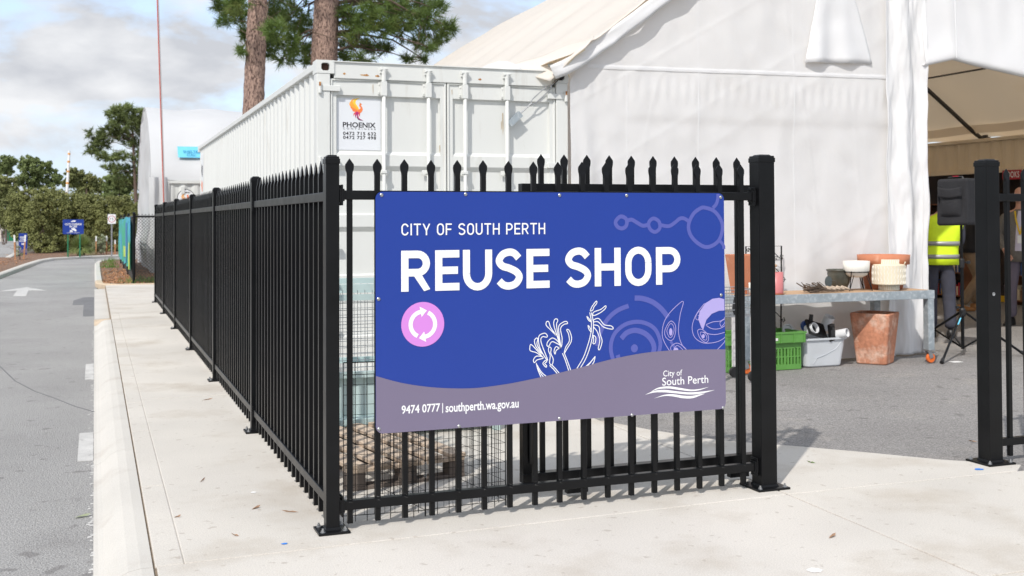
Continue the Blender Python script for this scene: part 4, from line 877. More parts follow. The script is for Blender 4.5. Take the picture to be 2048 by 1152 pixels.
def fcurt(u, v):
    x = .40+.50*u-.14*math.sin(PI*min(1, v*2.2))*(1-u)*.6; z = .10+2.65*v
    z -= (.30*(1-abs(u-.45)*2) if v < .02 else 0)
    return (x, FY0-.06+.07*math.sin(u*11+v*2)+.05*nz(u*4, z*1.5, 3)-.16*(1-v)*u, z)
F_(MB().grid(fcurt, 26, 40), 'corner_curtain', 'fabric_far', smooth=True)
p = [PY(355, 296, 30.0), PY(404, 296, 30.0), PY(404, 318, 30.0), PY(355, 318, 30.0)]
def on_roof(x, z):     # front slope: find y with farch(y)=z
    lo, hi = FY0+.15, (FY0+FY1)/2
    for _ in range(30):
        mid = (lo+hi)/2
        if farch(mid) < z: lo = mid
        else: hi = mid
    return lo
def roof_px(x, y):     # where the sight line meets the front slope
    yy_ = 29.0
    for _ in range(40): q = PY(x, y, yy_); yy_ = .5*yy_+.5*on_roof(q.x, q.z)
    return PY(x, y, yy_)
q00, q10, q01 = roof_px(356, 317), roof_px(404, 317), roof_px(356, 295)
lb_ = MB().grid(lambda u, v: (q00.x+(q10.x-q00.x)*u, on_roof(0, q00.z+(q01.z-q00.z)*v)-.05, q00.z+(q01.z-q00.z)*v+.03), 6, 6)
lbo = F_(lb_, 'label_patch', 'shelter_label')
for body, fx0, fx1, fz0, fz1 in (('SHELTER', .22, .95, .42, .62), ('STAD', .36, .72, .14, .34)):
    za, zb = q00.z+(q01.z-q00.z)*fz0, q00.z+(q01.z-q00.z)*fz1
    text('lettering', body, q00.x+(q10.x-q00.x)*fx0-fo.x, za+.03-fo.z, (q10.x-q00.x)*(fx1-fx0), zb-za, min(on_roof(0, za), on_roof(0, zb))-.09-fo.y, 'label_text', lbo, .02)
c2 = thing('shipping_container', 'pale shipping container with round logo under the far barrel-roofed shelter', 'container', (4, 29.4, 0)); co2 = Vector(c2.location)
def C2(mb, name, m, par=None, **k): return mb.build(name, m, par or c2, off=co2, **k)
C2(corr(MB(), 'x', .95, 6.8, 28.33, .036, .15, 2.58, 1, .35), 'side_sheet', 'container_white'); C2(MB().box((.8, 28.29, 2.58), (6.9, 28.36, 2.66)), 'top_rail', 'container_white')
C2(MB().box((.8, 28.28, .05), (.95, 28.45, 2.66)), 'corner_post', 'container_white'); C2(MB().box((.8, 28.38, .05), (6.9, 30.7, 2.64)), 'body', 'container_white')
C2(MB().box((1.28, 28.24, 2.28), (1.37, 28.33, 2.48)), 'lock_box', 'container_white')
c_ = PY(372, 396, 28.26); R_ = (PY(390, 396, 28.26).x-PY(354, 396, 28.26).x)/2
dk = C2(MB().add([(c_.x+R_*math.cos(i*PI/20), 28.27, c_.z+R_*math.sin(i*PI/20)) for i in range(40)], [tuple(range(40))]), 'round_logo', 'ink')
C2(MB().add([(c_.x+R_*.93*math.cos(i*PI/20), 28.265, c_.z+R_*.93*math.sin(i*PI/20)) for i in range(40)], [tuple(range(40))]), 'logo_disc', 'sign_white', dk)
bm = MB()
for P, W, mm in (([(-.1, .5), (-.35, .3), (-.1, 0)], [.02, .14, .06], 'ph1'), ([(-.4, .35), (-.45, .1), (-.1, -.1)], [.02, .12, .06], 'ph1'), ([(-.4, 0), (-.3, -.15), (0, -.15)], [.02, .1, .06], 'ph2'), ([(.3, .35), (.15, .3), (.25, 0), (0, -.25)], [.05, .12, .2, .1], 'ph2'), ([(0, -.2), (-.2, -.45)], [.12, .02], 'ph4')):
    C2(MB().ribbon([(c_.x+a*R_, c_.z+b*R_) for a, b in spline(P, 4)], [max(.01, q[1])*R_ for q in spline(list(enumerate(W)), 4)], 28.26), 'logo_mark', mm, dk)
text('lettering', 'PHOENIX', c_.x-.48*R_-co2.x, c_.z+.55*R_, .96*R_, .17*R_, 28.26-co2.y, 'ink', dk, .02)
# tall thin striped pole and raised boom
pt, pb = PY(315, -12, 26), PY(329, 420, 26); k_ = pb+(pb-pt)*(pb.z/(pt.z-pb.z))
pl = thing('flag_pole', 'tall thin leaning pole in red and white behind the far end of the fence', 'pole', (k_.x, k_.y, 0)); d_ = Vector((pt.x-k_.x, 0, pt.z))
MB().tube([(0, 0, 0), tuple(d_*1.1)], .030, 8).build('shaft', 'pole_grey', pl); MB().tube([(-.014, -.022, 0), tuple(d_*1.1+Vector((-.014, -.022, 0)))], .017, 6).build('stripe', 'red_pole', pl)
MB().cbox((0, 0, .0), (.2, .2, .03)).build('foot_plate', 'dark_steel', pl)
b0, b1 = PY(132, 384, 62), PY(138.5, 302, 62)
bo_ = thing('boom_pole', 'white raised boom pole with orange bands rising above the shrubs', 'pole', (b0.x-.1, 62, 0)); dd = Vector((b1.x-b0.x+.1, 0, b1.z))
MB().tube([(0, 0, 0), tuple(dd)], [.10, .06], 8).build('shaft', 'sign_white', bo_)
for t in (.55, .66, .78, .88, .96): MB().tube([tuple(dd*t), tuple(dd*(t+.02))], .10-.03*t, 8).build('band', 'orange_band', bo_)
# ================================================================== CHAIN-LINK FENCE + BANNER
cl = thing('chain_link_fence', 'black chain-link fence with pipe posts around the mulch bed', 'fence', (-.18, 22.85, 0))
HP = 1.63
for p in ((0, 0), (.9, -.02), (0, 4.6), (0, 9.2), (0, 13.8)): MB().tube([(p[0], p[1], 0), (p[0], p[1], HP+.04)], .034, 10).lathe([(.038, 0), (.03, .03), (.0001, .04)], (p[0], p[1], HP+.04), 10).build('post', 'black', cl)
MB().tube([(0, 0, HP-.03), (.9, -.02, HP-.03)], .022, 8).build('top_rail', 'black', cl); MB().tube([(0, 0, HP-.03), (0, 13.8, HP-.03)], .022, 8).build('top_rail', 'black', cl)
MB().tube([(0, 0, .82), (.9, -.02, .82)], .004, 4).build('tension_wire', 'black', cl)
def mesh_net(a, b, h, step, r):
    m = MB(); L_ = (Vector(b)-Vector(a)).length; d = (Vector(b)-Vector(a))/L_
    n = int((L_+h)/step)
    for s_ in (1, -1):
        for i in range(n+1):
            o = i*step-(h if s_ == 1 else 0)
            p0, p1 = [o, .04], [o+(h-.04)*1, h]
            if s_ == -1: p0, p1 = [o, .04], [o-(h-.04), h]
            if s_ == 1:
                if p0[0] < 0: p0 = [0, .04-p0[0]]
                if p1[0] > L_: p1 = [L_, h-(p1[0]-L_)]
                if p0[0] >= p1[0]: continue
            else:
                if p0[0] > L_: p0 = [L_, .04+(p0[0]-L_)]
                if p1[0] < 0: p1 = [0, h+p1[0]]
                if p1[0] >= p0[0]: continue
            A_, B_2 = Vector(a)+d*p0[0], Vector(a)+d*p1[0]
            m.tube([(A_.x, A_.y, p0[1]), (B_2.x, B_2.y, p1[1])], r, 4, cap=False)
    return m
tag(mesh_net((0, 0), (.9, -.02), HP+.03, .078, .0045).build('wire_net', 'dark_steel', cl), kind='stuff'); tag(mesh_net((0, 0), (0, 13.8), HP, .10, .004).build('wire_net', 'dark_steel', cl), kind='stuff')
bn = thing('banner', 'green and blue printed fabric banner tied along the chain-link fence', 'banner', (-.25, 22.85, 0))
yb0, yb1 = .16, 13.4
def bnf(u, v): y = yb0+(yb1-yb0)*u; return (-.03*math.sin(y*2.6)-.02*nz(y*2, v*2, 1), y, .30+.03*math.sin(y*3)+(1.27-.02*math.sin(y*1.2))*v)
bno = MB().grid(bnf, 80, 8).build('sheet', 'banner', bn, smooth=True)
def strip(y0, y1, z0, z1, m_): return MB().grid(lambda u, v: (bnf((y0+(y1-y0)*u-yb0)/(yb1-yb0), v)[0]-.014, y0+(y1-y0)*u, z0+(z1-z0)*v), 6, 3).build('print', m_, bno)
strip(.2, .62, .33, .98, 'banner_lime'); strip(1.0, 2.0, 1.0, 1.5, 'banner_blue'); strip(2.6, 3.2, .4, 1.45, 'banner_blue'); strip(6, 6.7, .4, 1.5, 'banner_lime'); strip(8.5, 9.6, .5, 1.5, 'banner_blue'); strip(4.2, 5.4, .5, .8, 'banner_lime')
# ================================================================== SMALL SIGNS AND STAKES
def sign2(name, label, x0, x1, z0, z1, Y, postm, par_posts, m_='sign_blue'):
    t = thing(name, label, 'sign', ((x0+x1)/2, Y, 0)); o = Vector(t.location)
    b = MB().wall(rrect(x0, x1, z0, z1, .04, 3), Y-.02, Y-.012).build('panel', m_, t, off=o)
    for x in par_posts: MB().tube([(x, Y+.02, 0), (x, Y+.02, z1-.02)], .03, 8).build('post', postm, t, off=o)
    return t, b, o
def signtext(b, o, body, a, c, top, Y, m_='sign_white', off_=.02):
    p = PY(*a, Y); r_ = PY(*c, Y); tp = PY(a[0], top, Y); text('lettering', body, p.x-o.x, p.z, r_.x-p.x, tp.z-p.z, Y-.024-o.y, m_, b, off_)
a, b_ = PY(125.5, 439, 45), PY(167.5, 468, 45)
t, b, o = sign2('warning_sign', 'blue CCTV CAMERAS IN USE sign on two green posts before the shrubs', a.x, b_.x, b_.z, a.z, 45, 'sign_green', (PY(136, 460, 45).x, PY(160, 460, 45).x))
signtext(b, o, 'CCTV CAMERAS', (130, 450.5), (163.5, 450.5), 446.5, 45); signtext(b, o, 'IN USE', (139, 455), (154, 455), 451, 45); signtext(b, o, 'southperth.wa.gov.au', (134, 466.6), (160, 466.6), 464.4, 45, off_=.0)
def D45(x, y): p = PY(x, y, 45); return (p.x-o.x, -.0245, p.z)
MB().add([D45(x, y) for x, y in ((142, 456.5), (149, 456), (153.5, 461), (151.5, 463), (143.5, 459))], [(4, 3, 2, 1, 0)]).add([D45(x, y) for x, y in ((140, 460), (142, 460), (146, 461.5), (146, 463), (140, 464.5))], [(4, 3, 2, 1, 0)]).build('camera_print', 'sign_white', b)
MB().add([D45(x, y) for x, y in ((141, 444), (145, 441), (150, 440.5), (152, 442), (149, 444), (145, 443.5))], [(5, 4, 3, 2, 1, 0)]).build('emblem', 'sign_white', b)
a, b_ = PY(37.5, 466.5, 50), PY(54.5, 505.5, 50)
t, b, o = sign2('direction_sign', 'tall blue ANIMAL CARE FACILITY sign standing low behind two stakes', a.x, b_.x, max(.03, b_.z), a.z, 50, 'sign_blue', (a.x+.05, b_.x-.05))
for body, y0, y1, xa, xb in (('ANIMAL', 476, 472.6, 39.5, 52), ('CARE', 480, 476.6, 41, 50.5), ('FACILITY', 484, 480.6, 39, 52.5)): signtext(b, o, body, (xa, y0), (xb, y0), y1, 50)
def D50(x, y): p = PY(x, y, 50); return (p.x-o.x, -.0245, p.z)
MB().add([D50(x, y) for x, y in ((43, 487), (46, 487), (46, 485.5), (49, 488), (46, 490.5), (46, 489), (43, 489))], [(6, 5, 4, 3, 2, 1, 0)]).build('arrow_print', 'sign_white', b)
MB().add([D50(x, y) for x, y in ((37.5, 500), (54.5, 497), (54.5, 505.5), (37.5, 505.5))], [(3, 2, 1, 0)]).build('mauve_print', 'sign_mauve', b)
a, b_ = PY(215.5, 428.5, 46), PY(231.5, 447.5, 46)
t, b, o = sign2('speed_sign', 'white speed limit sign with red ring and 15 on a grey post', a.x, b_.x, b_.z, a.z, 46, 'steel', ((a.x+b_.x)/2,), 'sign_white')
cx_, cz_ = 0, (a.z+b_.z)/2; rr = (b_.x-a.x)*.42
MB().ribbon([(rr*math.cos(i*PI/12), cz_+rr*math.sin(i*PI/12)) for i in range(24)], rr*.16, -.0235, True).build('red_ring', 'sign_red', b)
text('lettering', '15', -rr*.52, cz_-rr*.42, rr*1.04, rr*.84, -.024, 'ink', b, -.01)
for i, (x, yb_, yt, Y, lean) in enumerate(((30.5, 520, 470, 42.5, -.06), (47.5, 518, 470, 43.5, .08), (192, 512, 472, 48.4, 0), (213, 511, 472, 48.8, 0), (230, 511, 480, 49.0, 0))):
    base = PY(x, yb_, Y); top_ = PY(x, yt, Y)
    t = thing('timber_stake', 'timber garden stake with pale painted top beside the '+['mulch edge near the direction sign', 'blue direction sign', 'spiky grass tree', 'pale flowering bush', 'speed limit sign'][i], 'stake', (base.x, Y, 0), 0, 'timber stakes in the beds')
    H_ = top_.z; MB().bar((0, 0, 0), (lean*H_*.5, 0, H_*.72), .055, .055).build('stake', 'stake', t); MB().bar((lean*H_*.5, 0, H_*.72), (lean*H_*.7, 0, H_), .057, .057).build('painted_top', 'sign_white', t)
# stone wall and green gate far left
sw = thing('block_wall', 'pale coursed block wall at the end of the side road', 'wall', (-10, 88, 0))
zr = 0; ro = random.Random(3)
for r_ in range(7):
    x = -9.0+(.3 if r_ % 2 else 0)
    while x < 2.35:
        l = ro.uniform(.8, 1.3); MB().box((x, ro.uniform(-.02, .03), r_*.28), (min(2.45, x+l-.03), .4, r_*.28+.265)).build('block', 'stone_wall', sw, bevel=.02); x += l
MB().box((-9, .06, 0), (2.4, .38, 1.9)).build('core', 'pallet_dark', sw)
gg = thing('green_gate', 'dark green sheet gate beside the pale block wall', 'gate', (-6.4, 88, 0))
MB().box((-.9, 0, .05), (.5, .05, 1.5)).build('sheet', 'sign_green', gg); 
for x in (-.98, .54): MB().tube([(x, 0, 0), (x, 0, 2.0)], .06, 8).build('post', 'galv', gg)
# ================================================================== VEGETATION
def leaves(centres, radii, counts, size, up=.2, aspect=.55, shell=.55):
    """leaf cards spread over clumps inside each blob: numpy arrays of quads"""
    V = []
    for c, r, n in zip(centres, radii, counts):
        c = np.array(c); r = np.array(r if hasattr(r, '__len__') else (r, r, r)); k = max(10, n//60)
        d = RNG.normal(size=(k, 3)); d /= np.linalg.norm(d, axis=1)[:, None]; rad = shell+(1-shell)*RNG.random(k)**.5
        cc = d*rad[:, None]*r; cs = (.22+.26*RNG.random(k))
        idx = RNG.integers(0, k, n); e = RNG.normal(size=(n, 3)); e /= np.linalg.norm(e, axis=1)[:, None]
        p = c+cc[idx]+e*(RNG.random(n)**.4*cs[idx])[:, None]*r.mean()
        nrm = e*.6+RNG.normal(size=(n, 3))*.6+np.array([0, 0, up]); nrm /= np.linalg.norm(nrm, axis=1)[:, None]
        a = np.cross(nrm, RNG.normal(size=(n, 3))); a /= np.linalg.norm(a, axis=1)[:, None]; b = np.cross(nrm, a)
        s = size*(.6+.8*RNG.random(n))[:, None]
        V.append(np.stack([p-a*s, p-b*s*aspect, p+a*s, p+b*s*aspect], 1).reshape(-1, 3))
    V = np.concatenate(V); V[:, 2] = np.maximum(V[:, 2], .02); return V, np.arange(len(V)).reshape(-1, 4)
def tufts(centres, radii, n_tuft, needles, length, width):
    V = []
    for c, r, nt_ in zip(centres, radii, n_tuft):
        c = np.array(c); d = RNG.normal(size=(nt_, 3)); d /= np.linalg.norm(d, axis=1)[:, None]
        rad = RNG.random(nt_)**.42; ctr = c+d*rad[:, None]*np.array(r)
        ax = d*.7+RNG.normal(size=(nt_, 3))*.45+np.array([0, 0, .35]); ax /= np.linalg.norm(ax, axis=1)[:, None]
        T = np.repeat(ctr, needles, 0); A = np.repeat(ax, needles, 0); n = len(T)
        v = RNG.normal(size=(n, 3)); v /= np.linalg.norm(v, axis=1)[:, None]; dirn = A*.75+v*.8; dirn /= np.linalg.norm(dirn, axis=1)[:, None]
        base = T+A*(RNG.random((n, 1))-.6)*length*.9
        sd_ = np.cross(dirn, RNG.normal(size=(n, 3))); sd_ /= np.linalg.norm(sd_, axis=1)[:, None]
        L_ = length*(.65+.6*RNG.random((n, 1)))
        V.append(np.stack([base-sd_*width/2, base+sd_*width/2, base+dirn*L_], 1).reshape(-1, 3))
    V = np.concatenate(V); return V, np.arange(len(V)).reshape(-1, 3)
def trunk(pts, rad, seg, n, bump=0.0):
    pts = [Vector(p) for p in pts]; m = MB(); R = []; P = []
    for i in range(len(pts)-1):
        for k_ in range(seg): t = k_/seg; P.append(pts[i].lerp(pts[i+1], t)); R.append(rad[i]+(rad[i+1]-rad[i])*t)
    P.append(pts[-1]); R.append(rad[-1]); m.tube(P, R, n)
    if bump:
        out_ = []
        for i, v in enumerate(m.v):
            ring_ = min(i//n, len(P)-1); c = P[ring_]; d = Vector(v)-c; a = math.atan2(d.y, d.x)
            q = noise.voronoi(Vector((math.cos(a)*3.6, math.sin(a)*3.6, v[2]*4.2)))[0]; h = min(1, (q[1]-q[0])*3.2)
            out_.append(tuple(c+d*(1+bump*(h-.6)+.02*noise.noise(Vector((v[0]*9, v[1]*9, v[2]*6))))))
        m.v = out_
    return m
def branches(mb, start, targets, r0, sag=.15, wob=.25, n=6):
    for t in targets:
        s = Vector(start(t)); e = Vector(t); pts = []
        for i in range(n+1):
            f_ = i/n; p = s.lerp(e, f_); L_ = (e-s).length
            p += Vector((random.gauss(0, 1), random.gauss(0, 1), random.gauss(0, .6)))*wob*.12*L_*math.sin(PI*f_)+Vector((0, 0, sag*L_*math.sin(PI*f_)*.6))
            pts.append(p)
        k_ = r0*min(1.5, .5+(e-s).length*.16); mb.tube(pts, [k_*(1-.8*i/n) for i in range(n+1)], 6)
        for _ in range(5):
            f_ = random.randint(2, n); p = pts[f_]; q = p+Vector((random.gauss(0, .35), random.gauss(0, .35), random.gauss(-.05, .25)))
            mb.tube([p, p.lerp(q, .5)+Vector((0, 0, .04)), q], [k_*.3, k_*.22, k_*.08], 4)
# ---- two tall pines behind the near container
def pine_near(label, foot, top, wb, wt, Y, blobs, hid):
    b = PY(*foot, Y); t = PY(*top, Y); d = (t-b)/(t.z-b.z); g0 = b-d*b.z; tp = b+d*(11-b.z)
    r0, r1 = wb/2*(b-CAM).dot(_fw)/F_PX, wt/2*(t-CAM).dot(_fw)/F_PX
    tr_ = thing('pine_tree', label, 'tree', (g0.x, g0.y, 0)); o = Vector(tr_.location)
    sl = (r1-r0)/(t.z-b.z); rr = lambda z: max(.06, r0+sl*(z-b.z)) if z < 7 else max(.06, (r0+sl*(7-b.z))*(1-(z-7)/9))
    tag(trunk([tuple(g0+d*z) for z in (0, 2, 4, 6.5, 9, 12.5)], [rr(z)*1.0 for z in (0, 2, 4, 6.5, 9, 12.5)], 40, 44, .075).build('trunk', 'bark', tr_, off=o, smooth=True), None)
    C_, R_2, N_ = [], [], []
    for (x, y, rx, ry) in blobs:
        p = PY(x, y, Y+random.uniform(-1.2, 2.4)); s = (p-CAM).dot(_fw)/F_PX
        C_.append(tuple(p)); R_2.append((rx*s, (rx+ry)/2*s*1.2, ry*s)); N_.append(int(7+rx*ry*.05))
    for (x, y, z, r_) in hid: C_.append((g0.x+x, g0.y+y, z)); R_2.append((r_, r_, r_*.6)); N_.append(int(150*r_*r_))
    V, F__ = tufts([np.array(c)-np.array(o) for c in C_], R_2, N_, 34, .19, .014)
    me = np_mesh('crown', V, F__, 'needle'); place(me, 'crown', tr_)
    m = MB(); branches(m, lambda t_: tuple(g0+d*max(2.9, min(9, t_[2]+random.uniform(.2, .9)-.12*abs(t_[0]-g0.x)))), C_, .045); m.build('branches', 'bark_twig', tr_, off=o)
    return tr_
pine_near('tall pine with slim reddish trunk rising behind the container side', (506, 235), (515.5, 0), 42, 37, 18.4,
          [(455, 8, 30, 20), (448, 38, 16, 12), (478, 32, 22, 18), (487, 66, 14, 16), (483, 103, 12, 8), (470, 10, 26, 20), (545, 20, 24, 26), (548, 60, 24, 24), (532, 100, 16, 14), (548, 85, 24, 20)],
          [(-1, .5, 8, 1.1), (1, .3, 8.6, 1.2), (0, -.8, 9.6, 1.2), (.6, .8, 10.8, 1.3), (-.8, -.3, 11.6, 1.1), (0, 0, 12.6, .9)])
pine_near('stout pine with thick plated trunk rising behind the container corner', (648, 125), (653.6, 0), 51.5, 49, 19.4,
          [(585, 25, 40, 28), (598, 62, 34, 26), (565, 118, 24, 10), (598, 100, 26, 18), (612, 122, 15, 8), (575, 88, 28, 18), (700, 30, 26, 26), (715, 62, 30, 26), (700, 92, 26, 18), (742, 92, 26, 20), (690, 112, 20, 10), (725, 118, 24, 8), (760, 50, 34, 26), (775, 12, 44, 22), (830, 12, 40, 20), (845, 40, 38, 22), (868, 62, 32, 20), (898, 55, 16, 14), (838, 84, 26, 14), (800, 60, 26, 20), (872, 18, 26, 16), (815, 117, 12, 5), (848, 119, 9, 5), (770, 100, 16, 10), (655, 20, 26, 18), (745, 25, 26, 20), (880, 84, 18, 10), (800, 30, 36, 22), (858, 96, 14, 8)],
          [(1.2, .4, 7.9, 1.2), (2.6, .5, 7.6, 1.1), (-.9, .6, 8.6, 1.2), (0, -.8, 9.4, 1.3), (.8, .5, 10.6, 1.3), (-.5, 0, 11.8, 1.2), (.1, .2, 12.8, .9)])
# ---- middle-distance pine and the tree line
def far_tree(name, label, Y, sc, org, blobs, trunk_px, m_, size, dens, needle=False, group=None, spread=1.0):
    def q(x, y): return PY(org[0]+x/sc, org[1]+y/sc, Y)
    tb_, tt = q(*trunk_px[0]), q(*trunk_px[1]); d = (tt-tb_)/max(.1, tt.z-tb_.z); g0 = tb_-d*tb_.z
    t = thing(name, label, 'tree', (g0.x, Y, 0), 0, group); o = Vector((g0.x, Y, 0)); s = (tt-CAM).dot(_fw)/F_PX/sc
    C_ = []; R_2 = []; N_ = []
    for (x, y, rx, ry) in blobs:
        p = q(x, y); p.y += random.uniform(-1, 1)*rx*s*.6*spread; C_.append(tuple(p-o)); R_2.append((rx*s, (rx+ry)/2*s, ry*s)); N_.append(int(dens*rx*ry*s*s*4))
    if needle: V, F__ = tufts(C_, R_2, [max(8, n//9) for n in N_], 26, size*1.6, size*.28)
    else: V, F__ = leaves(C_, R_2, N_, size, shell=.35)
    place(np_mesh('crown', V, F__, m_), 'crown', t)
    r0 = trunk_px[2]*s/2
    trunk([tuple(g0-o), tuple(tb_-o), tuple(tt-o)], [r0*1.2, r0, r0*.6], 6, 8).build('trunk', 'bark_far', t)
    m = MB(); branches(m, lambda t_: tuple((g0-o)+d*max(.5, min(tt.z, t_[2]-.4))), C_, r0*.35, wob=.5); m.build('branches', 'bark_far', t)
    return t
far_tree('pine_tree', 'spreading umbrella pine standing beside the far white shelter', 66, 2.452, (0, 150),
         [(620, 175, 80, 26), (565, 200, 50, 30), (690, 205, 60, 40), (620, 235, 80, 40), (540, 270, 45, 32), (700, 265, 50, 40), (600, 290, 60, 32), (440, 285, 22, 18), (500, 330, 50, 32), (455, 365, 40, 26), (650, 330, 40, 28), (520, 405, 50, 24), (590, 400, 40, 22), (680, 400, 36, 34), (700, 450, 30, 30), (560, 460, 60, 24), (640, 470, 44, 26), (490, 300, 30, 22), (730, 330, 26, 40), (680, 520, 40, 30), (600, 520, 50, 30)],
         ((665, 580), (650, 270), 17), 'needle_far', .17, 430, True)
TL = [('broad dark tree at the left end of the tree line', 96, [(40, 180, 80, 46), (95, 190, 46, 40), (30, 240, 70, 46), (90, 260, 50, 30), (-60, 230, 80, 60)], ((60, 420), (60, 220), 12)),
      ('round crowned tree with pale bare trunk above the shrubs', 92, [(240, 170, 80, 36), (190, 200, 50, 34), (310, 200, 60, 34), (250, 230, 90, 40), (350, 240, 60, 40), (390, 205, 40, 30), (330, 290, 90, 40), (230, 310, 90, 36), (430, 260, 44, 34), (430, 330, 70, 50), (330, 360, 90, 40), (170, 340, 50, 40), (480, 310, 40, 40), (250, 370, 80, 36)], ((236, 430), (236, 330), 14)),
      ('low rounded tree line crown behind the raised boom', 100, [(600, 250, 56, 24), (600, 290, 70, 40), (680, 300, 70, 40), (630, 350, 90, 50), (740, 330, 60, 50), (720, 390, 90, 44), (800, 340, 44, 44), (560, 360, 50, 50), (830, 390, 50, 40)], ((713, 450), (713, 380), 14)),
      ('dark tree filling the gap beside the umbrella pine', 88, [(900, 330, 60, 40), (960, 320, 70, 50), (930, 390, 80, 50), (1000, 400, 80, 60), (1080, 360, 90, 70), (870, 420, 50, 40), (960, 460, 90, 40)], ((985, 480), (980, 300), 18)),
      ('loose yellowish tree behind the shrubs by the side road', 80, [(40, 340, 60, 50), (90, 370, 60, 50), (20, 420, 70, 60), (100, 440, 70, 50), (60, 500, 80, 60), (-40, 420, 60, 80)], ((50, 560), (50, 400), 12))]
for lab, Y, bl_, tp in TL: far_tree('tree', lab, Y, 4.116, (0, 280), bl_, tp, 'leaf_far' if 'yellow' in lab or 'low' in lab else 'needle_far', .09, 950, False, 'trees of the far tree line')
SHR = [('dense olive shrub at the corner of the side road', 54, [(150, 520, 90, 70), (210, 600, 110, 90), (170, 690, 90, 80), (250, 450, 70, 40), (110, 620, 50, 80), (200, 760, 80, 70)]),
       ('dark bushy shrub hanging over the low blue direction sign', 52.5, [(330, 600, 90, 90), (310, 720, 100, 90), (300, 830, 90, 80), (370, 880, 80, 50), (360, 500, 70, 60)]),
       ('tallest shrub of the hedge, behind the CCTV sign', 55, [(390, 440, 70, 50), (450, 480, 90, 60), (470, 580, 100, 90), (440, 700, 100, 90), (470, 820, 100, 90), (540, 880, 90, 60), (360, 450, 50, 40)]),
       ('light olive shrub behind the spiky grass tree', 56, [(570, 510, 80, 60), (600, 600, 100, 80), (590, 720, 100, 90), (640, 830, 100, 90), (650, 500, 50, 40)]),
       ('broad olive shrub behind the pale flowering bush', 55, [(720, 540, 90, 70), (760, 620, 100, 80), (740, 740, 100, 90), (790, 840, 90, 80), (800, 500, 60, 40)]),
       ('dense shrub behind the speed limit sign', 54, [(880, 530, 80, 60), (900, 620, 90, 80), (880, 740, 90, 90), (930, 840, 90, 80), (950, 500, 50, 40)]),
       ('yellowish shrub beside the far shelter curtain', 57, [(1000, 520, 80, 60), (1040, 620, 90, 90), (1030, 760, 90, 100), (1100, 650, 90, 120), (1150, 800, 90, 100)]),
       ('bright green shrub behind the block wall', 76, [(20, 620, 60, 50), (60, 650, 60, 44), (-40, 620, 60, 60), (90, 600, 40, 40), (30, 680, 70, 40)])]
def shrub(lab, Y, sc, org, blobs, m_, size, dens, name='shrub', group='shrubs of the hedge', cat='shrub'):
    s = (Y-CAM.y)/math.cos(YAW)/F_PX/sc*.94; b0 = PY(org[0]+blobs[0][0]/sc, 444, Y)
    t = thing(name, lab, cat, (b0.x, Y, 0), 0, group); o = Vector((b0.x, Y, 0)); C_, R_2, N_ = [], [], []
    for (x, y, rx, ry) in blobs:
        p = PY(org[0]+x/sc, org[1]+y/sc, Y); p.y += random.uniform(-.5, .9)*rx*s; p.z = max(p.z, .1)
        C_.append(tuple(p-o)); R_2.append((rx*s, (rx+ry)/2*s, ry*s)); N_.append(int(dens*rx*ry*s*s*4))
    V, F__ = leaves(C_, R_2, N_, size, shell=.7); place(np_mesh('foliage', V, F__, m_), 'foliage', t)
    m = MB(); branches(m, lambda t_: (random.uniform(-.15, .15), random.uniform(-.1, .1), 0), C_, .03, wob=.5); m.build('stems', 'bark_far', t)
    return t
for i, (lab, Y, bl_) in enumerate(SHR): shrub(lab, Y, 4.116, (0, 280), bl_, 'leaf_shrub', .052, 2700)
shrub('pale variegated bush between two timber stakes', 48.7, 4.116, (0, 280), [(825, 810, 34, 40), (800, 860, 40, 40), (850, 850, 40, 44), (830, 900, 44, 30)], 'leaf_pale', .045, 1500, 'bush', None, 'bush')
shrub('small young shrub between two leaning stakes', 43, 4.116, (0, 280), [(150, 900, 24, 24), (160, 930, 22, 22)], 'leaf_pale', .04, 900, 'young_shrub', None, 'shrub')
gtb = PY(162, 512, 47.6); gt_ = thing('grass_tree', 'spiky grass tree with fountain of thin leaves behind the CCTV sign posts', 'plant', (gtb.x, 47.6, 0)); Vg = []
for i in range(1900):
    a = random.uniform(0, 2*PI); el = math.radians(random.uniform(-15, 88)); L_ = random.uniform(.5, .78); d = Vector((math.cos(a)*math.cos(el), math.sin(a)*math.cos(el), math.sin(el))); p0 = Vector((0, 0, .28)); p1 = p0+d*L_*.6; p2 = p0+d*L_-Vector((0, 0, .14*(1-math.sin(el))*L_*2))
    s_ = d.cross(Vector((0, 0, 1))); s_ = (s_.normalized() if s_.length > .01 else Vector((1, 0, 0)))*.011; p2.z = max(.02, p2.z); p1.z = max(.02, p1.z)
    Vg += [p0-s_, p0+s_, p1+s_, p1-s_, p1-s_, p1+s_, p2, p2+Vector((0, 0, .002))]
place(np_mesh('leaves', [tuple(v) for v in Vg], np.arange(len(Vg)).reshape(-1, 4), 'grass_tree'), 'leaves', gt_); MB().lathe([(.16, 0), (.18, .2), (.1, .34), (.0001, .36)], n=10).build('stem', 'bark_far', gt_)
Vg = []
for i in range(480):
    x, y = random.choice(((.25, 23.2), (.5, 23.5), (-.6, 33), (-.5, 39), (-.55, 36), (.1, 24), (-.2, 23.4))); x += random.gauss(0, .14); y += random.gauss(0, .35); h = random.uniform(.05, .2); a = random.uniform(0, 2*PI)
    dx, dy = math.cos(a)*.012, math.sin(a)*.012; lx, ly = random.gauss(0, .05), random.gauss(0, .05); Vg += [(x-dx, y-dy, .004), (x+dx, y+dy, .004), (x+lx, y+ly, h)]
tag(place(np_mesh('weeds', Vg, np.arange(len(Vg)).reshape(-1, 3), 'grass'), 'weeds'), 'tufts of green weeds in the mulch bed by the chain-link fence', 'weeds', kind='stuff')

